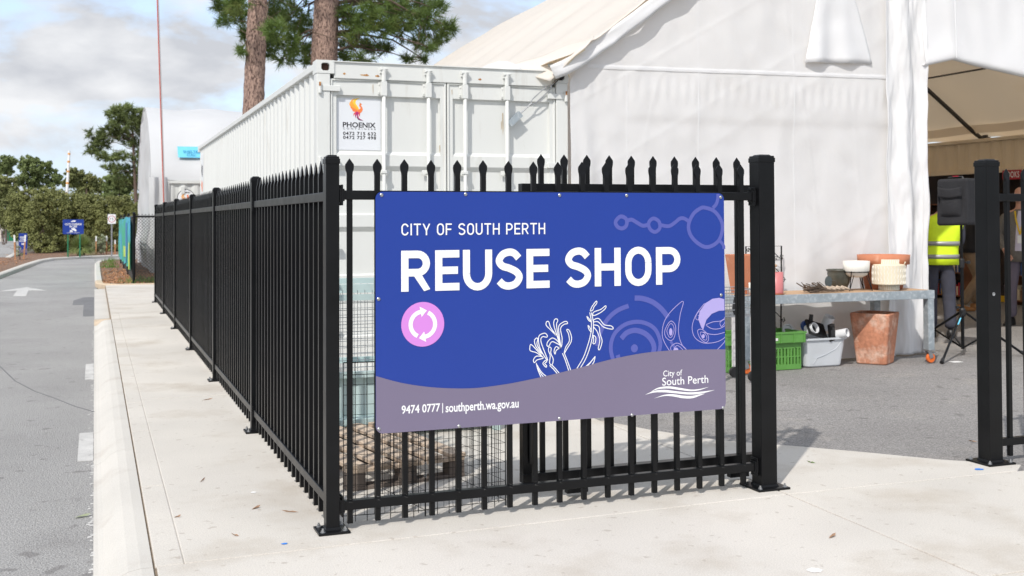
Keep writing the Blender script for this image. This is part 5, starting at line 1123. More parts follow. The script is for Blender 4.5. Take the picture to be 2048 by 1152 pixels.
wd = []
for x in np.arange(-60, 40, 3.2):
    yb_ = 125+random.uniform(-6, 6); wd.append(((x+random.uniform(-1, 1), yb_, random.uniform(1.5, 3.8)), (2.9, 2.0, random.uniform(1.8, 2.8))))
V, F__ = leaves([q[0] for q in wd], [q[1] for q in wd], [1500]*len(wd), .17); tag(place(np_mesh('far_wood', V, F__, 'leaf_far'), 'far_wood'), 'distant mass of dark woodland closing the view', 'woodland', kind='stuff')
# ================================================================== INSIDE THE FENCE CORNER
an = math.radians(10)
pa = thing('timber_pallet', 'weathered timber pallet lying on the concrete behind the fence corner', 'pallet', (.95, .84, 0), an)
for i, x in enumerate((-.10, -.252, -.405, -.56, -.715)):
    w_ = .1; MB().box((x, 0+random.uniform(-.01, .012), .118), (x+w_, 1.2, .140)).build('slat', 'pallet', pa, bevel=.003)
for y in (.0, .55, 1.10):
    MB().box((-.72, y+.01, .096), (-.005, y+.105, .1175)).build('bearer', 'pallet', pa, bevel=.003)
    for x in (-.72, -.41, -.105): MB().box((x, y+.012, .021), (x+.10, y+.10, .0955)).build('block', 'pallet_dark', pa, bevel=.003)
    MB().box((-.72, y+.01, .0), (-.005, y+.105, .0205)).build('bottom_board', 'pallet_dark', pa, bevel=.003)
def wire_panel(mb, a, b, z0, z1, sx, szs, r):
    a = Vector(a); b = Vector(b); L_ = (b-a).length; n = max(1, round(L_/sx))
    for i in range(n+1): p = a.lerp(b, i/n); mb.tube([(p.x, p.y, z0), (p.x, p.y, z1)], r if 0 < i < n else r*1.7, 4, cap=False)
    nz_ = max(1, round((z1-z0)/szs))
    for k_ in range(nz_+1):
        z = z0+(z1-z0)*k_/nz_; mb.tube([(a.x, a.y, z), (b.x, b.y, z)], r if 0 < k_ < nz_ else r*1.6, 4, cap=False)
    return mb
wp = thing('wire_pen', 'black wire mesh pen of hinged panels standing behind the signed fence', 'cage', (.5, .12, 0)); o = Vector(wp.location)
for a, b in (((.085, .135), (.49, .095)), ((.495, .105), (.935, .14)), ((.49, .10), (.40, .62)), ((.935, .145), (.86, .66))):
    m = MB(); wire_panel(m, a, b, .03, .72, .05, .05, .0012); m.tube([(a[0], a[1], .78), (b[0], b[1], .78)], .003, 4)
    n = 7
    for i in range(n+1): p = Vector(a).lerp(Vector(b), i/n); m.tube([(p.x, p.y, .0), (p.x, p.y, .78)], .002, 4)
    m.build('mesh_panel', 'black', wp, off=o)
m = MB()
for i in range(9): z = .19+i*.009; m.tube([(.49+.008*math.cos(q*PI/3), .098+.008*math.sin(q*PI/3), z+q*.0015) for q in range(7)], .0012, 4, cap=False)
m.build('coil_spring', 'steel', wp, off=o)
sg2 = thing('mesh_stillage', 'pale blue steel stillage with wire mesh sides standing behind the pallet', 'stillage', (.9, 2.55, 0)); o = Vector(sg2.location)
X0, X1, Y0, Y1, ZT = .12, 1.6, 2.15, 2.95, 1.06
for x in (X0, X1):
    for y in (Y0, Y1): MB().box((x-.025, y-.025, 0), (x+.025, y+.025, ZT)).build('leg', 'teal', sg2, off=o)
for y in (Y0, Y1):
    for z in (ZT-.03, .96, .44, .12): MB().box((X0+.026, y-.02, z-.02), (X1-.026, y+.02, z+.02)).build('rail', 'teal', sg2, off=o)
for x in (X0, X1):
    for z in (ZT-.03, .12): MB().box((x-.02, Y0+.026, z-.02), (x+.02, Y1-.026, z+.02)).build('rail', 'teal', sg2, off=o)
MB().box((X0+.03, Y0+.024, .15), (X1-.03, Y0+.032, .42)).build('lower_panel', 'teal', sg2, off=o); MB().box((X0, Y0, .10), (X1, Y1, .118)).build('deck', 'teal', sg2, off=o)
wire_panel(MB(), (X0+.03, Y0), (X1-.03, Y0), .44, 1.02, .05, .05, .0022).build('mesh_panel', 'steel', sg2, off=o); wire_panel(MB(), (X0+.03, Y1), (X1-.03, Y1), .14, 1.02, .05, .05, .0022).build('mesh_panel', 'steel', sg2, off=o)
wire_panel(MB(), (X0, Y0+.03), (X0, Y1-.03), .14, 1.02, .05, .05, .0022).build('mesh_panel', 'steel', sg2, off=o); wire_panel(MB(), (X1, Y0+.03), (X1, Y1-.03), .14, 1.02, .05, .05, .0022).build('mesh_panel', 'steel', sg2, off=o)
# ================================================================== YARD DISPLAY
ZT = .742
tbx0, tbx1, tby0, tby1 = 4.72, 6.985, 3.90, 4.44
tb2 = thing('work_table', 'long galvanised steel table with timber top on orange castors by the shelter wall', 'table', (5.85, 4.17, 0)); o = Vector(tb2.location)
def TB(mb, name, m_, par=None, **k): return mb.build(name, m_, par or tb2, off=o, **k)
TB(MB().box((tbx0, tby0, ZT-.085), (tbx1, tby0+.04, ZT)), 'apron_beam', 'galv', bevel=.003); TB(MB().box((tbx0, tby1-.04, ZT-.085), (tbx1, tby1, ZT)), 'apron_beam', 'galv', bevel=.003)
for x in (tbx0, tbx1-.04): TB(MB().box((x, tby0+.041, ZT-.085), (x+.04, tby1-.041, ZT)), 'end_beam', 'galv', bevel=.003)
for k_ in range(4): TB(MB().box((tbx0+.043, tby0+.043+k_*.114, ZT-.03), (tbx1-.043, tby0+.043+k_*.114+.110, ZT+.004)), 'plank', 'timber', bevel=.002)
for x in (tbx0+.04, tbx1-.045):
    for y in (tby0+.04, tby1-.04):
        if y > 4.2: x = x-.30 if x > 6 else x
        l = TB(MB().box((x-.038, y-.038, .135), (x+.038, y+.038, ZT-.0855)), 'leg', 'galv', bevel=.003)
        c_ = MB().box((x-.04, y-.04, .124), (x+.04, y+.04, .1345)); c_.bar((x-.012, y-.022, .128), (x+.015, y-.022, .05), .004, .045); c_.bar((x-.012, y+.022, .128), (x+.015, y+.022, .05), .004, .045); c_.box((x+.03, y-.02, .10), (x+.085, y+.02, .108)); TB(c_, 'castor_fork', 'steel', l)
        wl = TB(MB().lathe([(.028, -.016), (.046, -.016), (.05, -.01), (.05, .01), (.046, .016), (.028, .016)], n=24), 'castor_wheel', 'orange_wheel', l); wl.matrix_local = Matrix.Translation(Vector((x+.015, y, .0505))-o) @ Matrix.Rotation(PI/2, 4, 'X') @ Matrix.Translation(o)
        hb = TB(MB().lathe([(.0001, -.0165), (.027, -.0165), (.027, .0165), (.0001, .0165)], n=16), 'wheel_hub', 'galv', l); hb.matrix_local = wl.matrix_local.copy()
# pots and ornaments on the table
def pot(name, label, cat, x, y, z, prof_, m_, n=28, parts=()):
    t = thing(name, label, cat, (x, y, z)); MB().lathe(prof_, n=n).build('body', m_, t, smooth=True)
    for nm, pr, mm in parts: MB().lathe(pr, n=n).build(nm, mm, t, smooth=True)
    return t
ZP = ZT+.0045
def hollow(r0, r1, h, th=.012, rim=None):
    p = [(.0001, 0), (r0, 0), (r1, h)]
    if rim: p = [(.0001, 0), (r0, 0), (r0+(r1-r0)*.72, h*.72), (rim, h*.725), (rim+.006, h)]; r1 = rim+.006
    return p+[(r1-th, h), (r1-th-.01, h*.75), (max(.02, r0-th), .03), (.0001, .03)]
pot('flower_pot', 'large plain terracotta pot with thick rim at the back of the table', 'pot', 6.62, 4.235, ZP, hollow(.185, .25, .355, .018, .258), 'terracotta')
pot('flower_pot', 'tapered dark glazed pot beside the driftwood bundle', 'pot', 6.10, 4.28, ZP, [(.0001, 0), (.07, 0), (.105, .08), (.12, .17), (.118, .19), (.13, .2), (.13, .212), (.115, .212), (.1, .1), (.06, .03), (.0001, .03)], 'dark_glaze')
t = thing('plant_bowl', 'white glazed bowl on a thin black wire stand', 'pot', (6.20, 4.13, ZP))
MB().lathe([(.0001, .135), (.06, .135), (.105, .16), (.128, .21), (.134, .30), (.124, .30), (.116, .22), (.06, .16), (.0001, .155)], n=28).build('bowl', 'white_glaze', t, smooth=True)
m = MB()
for k_ in range(4):
    a = k_*PI/2+.5; m.tube([(.165*math.cos(a), .165*math.sin(a), .004), (.118*math.cos(a), .118*math.sin(a), .2)], .005, 6); m.tube([(.165*math.cos(a), .165*math.sin(a), .004), (.10*math.cos(a+.16), .10*math.sin(a+.16), .155)], .004, 6)
m.tube([(.128*math.cos(i*PI/12), .128*math.sin(i*PI/12), .19) for i in range(24)], .005, 6, closed=True).build('wire_stand', 'black', t)
t = thing('woven_lantern', 'cream woven lantern with wide drum and narrow collar', 'lantern', (6.545, 4.06, ZP))
m = MB().lathe([(.0001, 0), (.10, 0), (.10, .058), (.0001, .058)], n=32).lathe([(.158, .058), (.163, .064), (.163, .255), (.158, .262), (.105, .268), (.105, .315), (.097, .315), (.097, .268)], n=36).lathe([(.0001, .058), (.16, .058)], n=32); m.build('drum', 'cream', t)
m = MB()
for k_ in range(30):
    a = k_*2*PI/30
    for z0, z1, r_ in ((.068, .25, .1635), (.003, .055, .1005), (.27, .312, .1055)):
        n_ = max(1, int((z1-z0)/.03))
        for j in range(n_):
            za = z0+(z1-z0)*j/n_; zb = z0+(z1-z0)*(j+1)/n_; b = a+(.03 if j % 2 else -.03); m.tube([(r_*math.cos(b), r_*math.sin(b), za), (r_*math.cos(a-(b-a)), r_*math.sin(a-(b-a)), zb)], .004, 4, cap=False)
tag(m.build('weave', 'white_glaze', t), kind='stuff'); MB().tube([(.16*math.cos(-1+i*.22), .16*math.sin(-1+i*.22)-.0, .275+.012*math.sin(i*.9)) for i in range(6)], .006, 6).build('handle_strap', 'cream', t)
t = thing('driftwood_bundle', 'bundle of twisted grey driftwood twigs lying on the table', 'driftwood', (5.72, 4.02, ZP)); m = MB(); rr = random.Random(5)
for i in range(42):
    x = -.27+rr.uniform(0, .22); L_ = rr.uniform(.15, .42); y0 = rr.gauss(0, .035); up = rr.uniform(.0, .09); pts = []
    for k_ in range(6): f_ = k_/5; pts.append((x+L_*f_, y0*(1-f_*.6)+rr.gauss(0, .006), .014+up*(1-f_)**2+.012*math.sin(f_*6+i)*.5+rr.uniform(0, .006)))
    m.tube(pts, [rr.uniform(.003, .008)*(1-.5*k_/5) for k_ in range(6)], 5)
m.build('twigs', 'bark_twig', t)
for i in range(5): MB().tube([(-.05+.06*i, .01*(i % 3), .025), (.0+.06*i, .03, .05), (.06+.055*i, -.01, .03), (.10+.055*i, .0, .018)], [.012, .014, .011, .006], 7).build('branch', 'pallet', t, smooth=True)
t = thing('garden_ornament', 'round dark disc ornament on a bent wire stem stuck in driftwood', 'ornament', (5.83, 4.09, ZP))
m = MB().lathe([(.0001, -.004), (.056, -.003), (.056, .003), (.0001, .004)], n=24, sx=.75); m.v = [(x, z, y+.10) for x, y, z in m.v]; m.build('disc', 'grey_disc', t)
MB().tube([(.02, -.004, .105), (.07, -.01, .11), (.09, -.01, .09), (.10, 0, .01)], .003, 6).build('stem', 'dark_steel', t)
pot('flower_pot', 'smooth pink cylindrical pot on a low saucer', 'pot', 5.14, 3.985, ZP, [(.0001, .008), (.072, .008), (.074, .02), (.074, .215), (.066, .215), (.064, .05), (.0001, .05)], 'pink_glaze', parts=(('saucer', [(.0001, 0), (.078, 0), (.082, .0075), (.0001, .0076)], 'terracotta'),))
t = thing('wooden_handle_tool', 'short turned wooden handle sticking out of the pink pot', 'tool', (5.15, 3.985, ZP+.06)); MB().tube([(0, 0, 0), (-.02, 0, .17), (-.03, 0, .215)], [.010, .011, .016], 8).tube([(-.06, 0, .228), (.0, 0, .216)], .013, 8).build('handle', 'timber', t)
m = MB().lathe([(.12, 0), (.14, .38), (.128, .38), (.108, .03), (.0001, .03)], n=4); t = thing('planter_box', 'tapered square terracotta planter standing on the table behind the gate post', 'pot', (4.90, 4.17, ZP), .75); MB().lathe([(.0001, 0), (.13, 0), (.19, .385), (.168, .385), (.112, .04), (.0001, .04)], n=4).build('body', 'terracotta', t, bevel=.006)
pot('candle_pot', 'small white pot on a terracotta saucer behind the gate post', 'pot', 4.88, 3.96, ZP, [(.0001, .01), (.05, .01), (.052, .12), (.046, .12), (.044, .03), (.0001, .03)], 'white_glaze', parts=(('saucer', [(.0001, 0), (.055, 0), (.06, .0095), (.0001, .0096)], 'terracotta'),))
# wrought leaf trellis leaning behind the table
t = thing('leaf_trellis', 'black wrought metal trellis with leaf scrolls leaning behind the table', 'trellis', (5.33, 4.49, 0)); o = Vector(t.location)
MB().tube([(-.22, -.0, 0), (-.22, -.03, 1.2), (.20, -.03, 1.2), (.20, 0, 0)], .008, 6).build('frame', 'black', t)
m = MB(); rr = random.Random(11)
for k_ in range(15):
    z = .1+k_*.075; s_ = 1 if k_ % 2 else -1; x0 = .19*s_
    m.tube([(x0, -.012, z), (x0-.06*s_, -.02, z+.05), (x0-.13*s_, -.016, z+.03), (x0-.18*s_, -.014, z+.09)], .0045, 5)
for k_ in range(26):
    x, z = rr.uniform(-.19, .21), .12+k_*.041; a = rr.uniform(0, 2*PI); L_ = .042
    d = (math.cos(a)*L_, math.sin(a)*L_); q = (-math.sin(a)*.024, math.cos(a)*.024)
    m.tube([(x, -.02, z), (x+d[0]*.4+q[0], -.026, z+d[1]*.4+q[1]), (x+d[0], -.02, z+d[1]), (x+d[0]*.4-q[0], -.026, z+d[1]*.4-q[1])], .0042, 5, closed=True); m.tube([(x, -.02, z), (x+d[0], -.02, z+d[1])], .003, 4)
m.build('leaf_scrolls', 'black', t)
# crate, tub, tall pot under the table
t = thing('plastic_crate', 'green ventilated plastic crate on the ground under the table', 'crate', (5.06, 4.22, 0), .0); W2, D2, H2 = .41, .17, .37
def slot_wall(mb, x0, x1, y, z0, z1, th, ns, axis):
    # slotted side: solid rails and thin bars between slots
    def bx(a0, a1, b0, b1):
        if axis == 'x': mb.box((a0, y, b0), (a1, y+th, b1))
        else: mb.box((y, a0, b0), (y+th, a1, b1))
    bx(x0, x1, z0, z0+.05); bx(x0, x1, z0+.205, z1)
    st_ = (x1-x0)/ns
    for i in range(ns+1): c_ = x0+st_*i; bx(max(x0, c_-st_*.26), min(x1, c_+st_*.26), z0+.05, z0+.12); bx(max(x0, c_-st_*.26), min(x1, c_+st_*.26), z0+.13, z0+.205)
    bx(x0, x1, z0+.12, z0+.13)
m = MB(); slot_wall(m, -W2, W2, -D2, .0, .26, .012, 22, 'x'); m.build('front_side', 'green_plastic', t); m = MB(); slot_wall(m, -W2, W2, D2-.012, .0, .26, .012, 22, 'x'); m.build('rear_side', 'green_plastic', t)
m = MB(); slot_wall(m, -D2+.012, D2-.012, W2-.012, .0, .26, .012, 9, 'y'); m.build('end_side', 'green_plastic', t); m = MB(); slot_wall(m, -D2+.012, D2-.012, -W2, .0, .26, .012, 9, 'y'); m.build('end_side', 'green_plastic', t)
MB().box((-W2+.012, -D2+.012, .004), (W2-.012, D2-.012, .016)).build('base', 'green_plastic', t)
m = MB(); q = .035
m.box((-W2-q, -D2-q, .262), (W2+q, -D2, .37)); m.box((-W2-q, D2, .262), (W2+q, D2+q, .37)); m.box((-W2-q, -D2, .262), (-W2, D2, .37)); m.box((W2, -D2, .262), (W2+q, D2, .37)); m.build('rim', 'green_plastic', t, bevel=.006)
for x in (-.3, -.15, .0, .15, .3, .42): MB().box((x, -D2-q-.008, .264), (x+.012, -D2-q-.0005, .368)).build('rim_rib', 'green_plastic', t)
MB().box((.02, -D2-q-.0035, .29), (.12, -D2-q-.0008, .315)).build('label', 'white_chip', t)
MB().box((-W2-q-.006, -D2-q-.006, .352), (W2+q+.006, -D2-q-.0005, .371)).build('rim_lip', 'green_plastic', t)
t = thing('storage_tub', 'translucent white plastic tub heaped with fittings beside the green crate', 'tub', (5.78, 4.24, 0))
def tubring(z, a, b, r=.05): return [(x, y, z) for x, y in rrect(-a, a, -b, b, r, 4)]
m = MB(); lv = [tubring(.0, .205, .13), tubring(.012, .215, .14), tubring(.265, .25, .165), tubring(.27, .268, .182), tubring(.288, .268, .182), tubring(.288, .250, .165), tubring(.02, .208, .132)]; n_ = len(lv[0])
m.add([p for r_ in lv for p in r_], [(i*n_+k_, i*n_+(k_+1) % n_, (i+1)*n_+(k_+1) % n_, (i+1)*n_+k_) for i in range(len(lv)-1) for k_ in range(n_)]+[tuple(reversed(range(n_))), tuple((len(lv)-1)*n_+k_ for k_ in range(n_))]); m.build('shell', 'tub_plastic', t, smooth=False)
MB().tube([(-.14, -.148, .03), (-.10, -.152, .09), (0, -.155, .12), (.12, -.158, .17), (.19, -.165, .25)], .0025, 5).build('moulded_rib', 'tub_plastic', t)
def loose(name, label, cat, mb, m_, loc, rot): o_ = tag(mb.build(name, m_, smooth=False), label, cat); o_.location = loc; o_.rotation_euler = rot; return o_
loose('vent_grille', 'black slatted plastic vent grille on top of the tub', 'grille', (lambda m: [m.box((-.13, -.08, -.012), (.13, -.068, .012)), m.box((-.13, .068, -.012), (.13, .08, .012)), m.box((-.13, -.068, -.012), (-.118, .068, .012)), m.box((.118, -.068, -.012), (.13, .068, .012))]+[m.box((-.118, -.06+k_*.014, -.01), (.118, -.054+k_*.014, .01)) for k_ in range(9)] and m)(MB()), 'black_plastic', (5.70, 4.12, .375), (1.0, .25, .25))
loose('plastic_bracket', 'black ribbed plastic bracket lying over the tub rim', 'bracket', MB().box((-.03, -.02, -.07), (.03, .02, .07)).box((-.055, -.03, -.09), (.06, .03, -.07)).box((-.02, -.03, .02), (.02, .03, .05)), 'black_plastic', (5.86, 4.09, .35), (.1, -.2, .2))
loose('plastic_bracket', 'slim black strip standing up behind the vent grille', 'bracket', MB().box((-.018, -.01, 0), (.018, .01, .2)).box((-.012, -.012, .05), (.05, .012, .1)), 'black_plastic', (5.73, 4.28, .31), (.05, .1, 0))
def pipe_mb(r, L_): return MB().lathe([(r, 0), (r, L_), (r*.86, L_), (r*.86, 0), (r, 0)], n=20)
for x, y, z, r_, L_, rx, rz, lab in ((5.62, 4.15, .36, .055, .10, 1.2, .3, 'white pipe end lying at the crate edge of the tub'), (5.93, 4.12, .31, .045, .13, 1.35, .5, 'white pipe offcut lying on the bracket side of the tub'), (5.93, 4.30, .36, .055, .14, .5, .3, 'white pipe offcut standing at the back of the tub')):
    loose('pipe_offcut', lab, 'pipe', pipe_mb(r_, L_), 'white_plastic', (x, y, z), (rx, 0, rz))
loose('plumbing_fitting', 'blue rimmed white cap standing behind the pipe end', 'cap', MB().lathe([(.0001, 0), (.05, 0), (.055, .01), (.055, .03), (.045, .03), (.04, .012), (.0001, .012)], n=20), 'blue_plastic', (5.68, 4.30, .385), (1.3, .2, .2)); loose('plumbing_fitting', 'white round cap resting behind the green crate rim', 'cap', MB().lathe([(.0001, 0), (.06, 0), (.064, .03), (.05, .03), (.045, .01), (.0001, .01)], n=20), 'white_plastic', (5.50, 4.33, .35), (1.2, -.3, .1))
t = thing('tall_planter', 'tall weathered square terracotta planter standing on the asphalt under the table', 'pot', (6.45, 4.17, 0), .62)
def sq(z, a, r=.03): return [(x, y, z) for x, y in rrect(-a, a, -a, a, r, 3)]
lv = [sq(0, .148), sq(.01, .153), sq(.47, .198), sq(.50, .201), sq(.515, .197), sq(.512, .172), sq(.06, .13)]; n_ = len(lv[0])
MB().add([p for r_ in lv for p in r_], [(i*n_+k_, i*n_+(k_+1) % n_, (i+1)*n_+(k_+1) % n_, (i+1)*n_+k_) for i in range(len(lv)-1) for k_ in range(n_)]+[tuple(reversed(range(n_))), tuple((len(lv)-1)*n_+k_ for k_ in range(n_))]).build('body', 'terracotta_old', t)
t = thing('wire_trolley', 'wire basket trolley on castors between the sign and gate post', 'trolley', (4.36, 3.62, 0)); m = MB()
for z in (.60, .66, .72, .78, .84): m.tube([(-.22, -.2, z), (.22, -.2, z), (.22, .2, z), (-.22, .2, z)], .004, 4, closed=True)
for x in np.linspace(-.22, .22, 9):
    for y in (-.2, .2): m.tube([(x, y, .6), (x, y, .84)], .003, 4)
for y in np.linspace(-.2, .2, 8):
    for x in (-.22, .22): m.tube([(x, y, .6), (x, y, .84)], .003, 4)
    m.tube([(-.22, y, .6), (.22, y, .6)], .003, 4)
m.build('basket', 'steel', t)
for x in (-.18, .18):
    for y in (-.16, .16): MB().box((x-.014, y-.014, .10), (x+.014, y+.014, .6)).build('leg', 'pole_grey', t); w_ = MB().lathe([(.0001, -.018), (.045, -.018), (.05, 0), (.045, .018), (.0001, .018)], n=18).build('castor_wheel', 'black_plastic', t); w_.matrix_local = Matrix.Translation((x, y, .05)) @ Matrix.Rotation(PI/2, 4, 'X')
loose('umbrella', 'folded grey umbrella standing in the wire basket trolley', 'umbrella', MB().lathe([(.012, 0), (.035, .05), (.03, .3), (.01, .42), (.008, .5), (.0001, .5)], n=12), 'black_cloth', (4.42, 3.56, .605), (.08, .14, 0))
# ================================================================== SPEAKER ON STAND
SX, SY = 7.70, 4.30
t = thing('speaker_stand', 'black tripod speaker stand on the asphalt in front of the doorway', 'stand', (SX, SY, 0))
MB().tube([(0, 0, .07), (0, 0, .98)], .018, 12).build('lower_tube', 'black', t); MB().tube([(0, 0, .98), (0, 0, 1.40)], .014, 12).build('upper_tube', 'black', t)
MB().lathe([(.024, .94), (.027, .95), (.027, 1.03), (.022, 1.04)], n=14).tube([(.02, 0, 1.0), (.07, -.01, 1.0)], .008, 6).lathe([(.0001, -.018), (.022, -.015), (.022, .015), (.0001, .018)], (.08, -.01, 1.0), 10).build('clamp', 'black_plastic', t)
MB().lathe([(.03, .42), (.034, .44), (.034, .49), (.026, .51)], n=14).tube([(-.02, 0, .52), (-.075, -.01, .52)], .007, 6).lathe([(.0001, -.016), (.018, -.014), (.018, .014), (.0001, .016)], (-.078, -.01, .52), 10).build('hub', 'black_plastic', t)
for fx, fy in ((7.0, 3.83), (8.28, 4.02), (7.50, 5.02)):
    dx, dy = fx-SX, fy-SY; L_ = math.hypot(dx, dy); ux, uy = dx/L_, dy/L_
    lg_ = MB().tube([(ux*.03, uy*.03, .46), (dx*.97, dy*.97, .02)], .0135, 8).build('leg', 'black', t); MB().tube([(dx*.93, dy*.93, .045), (dx, dy, .012)], [.017, .021], 10).build('rubber_foot', 'black_plastic', lg_)
    MB().bar((0, 0, .08), (dx*.45, dy*.45, .25), .008, .018).build('brace', 'black', t)
p0, p1 = Vector((.03*-.83, .03*-.56, .46)), Vector((-.68, -.46, .02)); a_, b_ = p0.lerp(p1, .12), p0.lerp(p1, .26)
MB().bar(tuple(a_+Vector((.002, -.015, .006))), tuple(b_+Vector((.002, -.015, .006))), .016, .003).build('sticker', 'shelter_label', t)
sk = thing('loudspeaker', 'loudspeaker in a black padded cover with front pocket on the tripod', 'speaker', (SX+.02, SY+.02, 1.40), -1.15)
def bx8(a, b, c, d, z0, z1): return [(a, b, z0), (c, b, z0), (c, d, z0), (a, d, z0), (a, b, z1), (c, b, z1), (c, d, z1), (a, d, z1)]
m = MB().box((-.175, -.23, 0), (.175, .25, .50)); m.v = [(x*(1.0 if z < .1 else .97)+(.0), y*(1.0 if z < .1 else .95), z+.02*x) for x, y, z in m.v]; m.build('cover', 'black_cloth', sk, bevel=.03, seg=3)
def pocket(u, v): x = -.13+.24*u; z = .09+.30*v; e = (math.sin(PI*min(1, max(0, u)))**.4)*(math.sin(PI*v)**.4); return (x, -.224-.055*e, z)
MB().grid(pocket, 14, 14).build('pocket', 'black_cloth', sk, smooth=True)
MB().grid(lambda u, v: (-.14+.26*u, -.256-.045*math.sin(PI*u)**.5*(1-v*.2), .41-.10*v-.02*math.sin(PI*u)), 12, 6).build('pocket_flap', 'black_cloth', sk, smooth=True, solid=.008)
MB().tube([(-.1, -.1, .48), (-.09, -.1, .515), (.06, -.1, .52), (.08, -.1, .487)], .012, 6).build('handle', 'black_plastic', sk); MB().box((-.04, -.113, .525), (.02, -.087, .533)).build('red_tag', 'sign_red', sk)
[MB().tube([(x_, -.232, .02), (x_*.97, -.221, .47)], .006, 5).build('piping', 'black_cloth', sk) for x_ in (-.15, .15)]
# ================================================================== PEOPLE
def skin(name, verts, edges, radii, m_, parent, root=0, lvl=2):
    me = bpy.data.meshes.new(name); me.from_pydata(verts, edges, []); me.materials.append(MATS[m_]); me.update()
    o = bpy.data.objects.new(name, me); COL.objects.link(o); o.parent = parent
    md = o.modifiers.new('skin', 'SKIN'); md.use_smooth_shade = True
    if not me.skin_vertices: me.attributes.new('skin', 'FLOAT', 'POINT') if False else None
    sv = me.skin_vertices[0].data
    for i, r in enumerate(radii): sv[i].radius = (r, r) if not isinstance(r, tuple) else r; sv[i].use_root = (i == root); sv[i].use_loose = False
    ss = o.modifiers.new('sub', 'SUBSURF'); ss.levels = lvl; ss.render_levels = lvl
    return o
def chain(V, E, R, pts, rad, start=None):
    ids = []
    for i, (p, r) in enumerate(zip(pts, rad)):
        V.append(p); R.append(r); j = len(V)-1
        if i == 0 and start is not None: E.append((start, j))
        elif i > 0: E.append((j-1, j))
        ids.append(j)
    return ids
def person(label, loc, face, h, legs, arms, cl, head_turn=0.0, trunk_lean=(0, 0)):
    """local frame: faces -y, 1.8 m tall before scaling. legs/arms: joint lists for right(-x) and left(+x)"""
    t = thing('person', label, 'person', loc, math.atan2(face[0], -face[1])); k = h/1.8
    t.scale = (k, k, k); lx, ly = trunk_lean
    def TR(p): f_ = max(0, (p[2]-.95)/.85); return (p[0]+lx*f_, p[1]+ly*f_, p[2])
    V, E, R = [], [], []
    sp = chain(V, E, R, [(0, 0, .95), TR((0, .01, 1.12)), TR((0, .01, 1.30)), TR((0, .01, 1.44)), TR((0, 0, 1.52)), TR((0, -.01, 1.60)), TR((0, -.015, 1.68)), TR((0, -.01, 1.745))], [.11, .10, .105, .085, .055, .062, .07, .06])
    for L_, s in ((legs[0], -1), (legs[1], 1)): chain(V, E, R, L_[:3], [.082, .058, .045], sp[0])
    for A_, s in ((arms[0], -1), (arms[1], 1)):
        a = chain(V, E, R, [TR(A_[0])]+[TR(p) for p in A_[1:]], [.062, .046, .036, .03], sp[3])
        hp, wr = Vector(TR(A_[3])), Vector(TR(A_[2])); d = (hp-wr).normalized(); side = d.cross(Vector((0, 1, 0)))
        side = side.normalized() if side.length > .1 else Vector((1, 0, 0))
        for q in (-1.5, -.5, .5, 1.5): chain(V, E, R, [tuple(hp+d*.03+side*.018*q), tuple(hp+d*.065+side*.02*q), tuple(hp+d*(.10-.008*abs(q))+side*.018*q+Vector((0, -.012, 0)))], [.0095, .009, .008], a[-1])
        chain(V, E, R, [tuple(hp+side*.035*s-d*.01), tuple(hp+side*.05*s+d*.03)], [.011, .009], a[-1])
    skin('body', V, E, R, 'skin', t)
    # face
    hd_ = Vector(TR((0, -.015, 1.68))); hm = Matrix.Translation(hd_) @ Matrix.Rotation(head_turn, 4, 'Z')
    def HP(o_): o_.matrix_local = hm
    m = MB().lathe([(.0001, .118), (.035, .112), (.066, .088), (.080, .04), (.078, -.01), (.070, -.055), (.054, -.095), (.030, -.115), (.0001, -.12)], n=20, sx=.92, sy=1.12); HP(m.build('head', 'skin', t, smooth=True))
    m = MB().tube([(0, -.083, .02), (0, -.10, -.015), (0, -.098, -.03)], [.009, .014, .010], 8); m.lathe([(.0001, -.02), (.012, 0), (.0001, .02)], (-.076, .005, -.005), 8, .7, 1.3).lathe([(.0001, -.02), (.012, 0), (.0001, .02)], (.076, .005, -.005), 8, .7, 1.3); HP(m.build('nose_and_ears', 'skin', t, smooth=True))
    m = MB()
    for x in (-.03, .03): m.lathe([(.0001, -.009), (.011, 0), (.0001, .009)], (x, -.080, .012), 10, 1.2, .5)
    m.tube([(-.024, -.083, -.062), (0, -.089, -.064), (.024, -.083, -.062)], [.003, .005, .003], 6); HP(m.build('eyes_and_mouth', 'rust_dark', t))
    if cl.get('hair'):
        m = MB().lathe([(.0001, .126), (.04, .119), (.072, .092), (.088, .045), (.086, .0), (.080, -.045)], n=20, sx=.93, sy=1.13); m.v = [(x, y+.012+(.02 if y < 0 and z < .07 else 0), z+(.05 if y < -.03 and z < .05 else 0)) for x, y, z in m.v]; HP(m.build('hair', cl['hair'], t, smooth=True))
    # trousers
    V, E, R = [], [], []; a = chain(V, E, R, [(0, .0, 1.03), (0, 0, .95)], [.148, .145])
    for L_ in legs: chain(V, E, R, [tuple(Vector(L_[0])), tuple(Vector(L_[0]).lerp(Vector(L_[1]), .5)), L_[1], tuple(Vector(L_[1]).lerp(Vector(L_[2]), .5)), tuple(Vector(L_[2])+Vector((0, 0, -.02)))], [.108, .098, .084, .08, .078], a[1])
    skin('trousers', V, E, R, cl['trousers'], t)
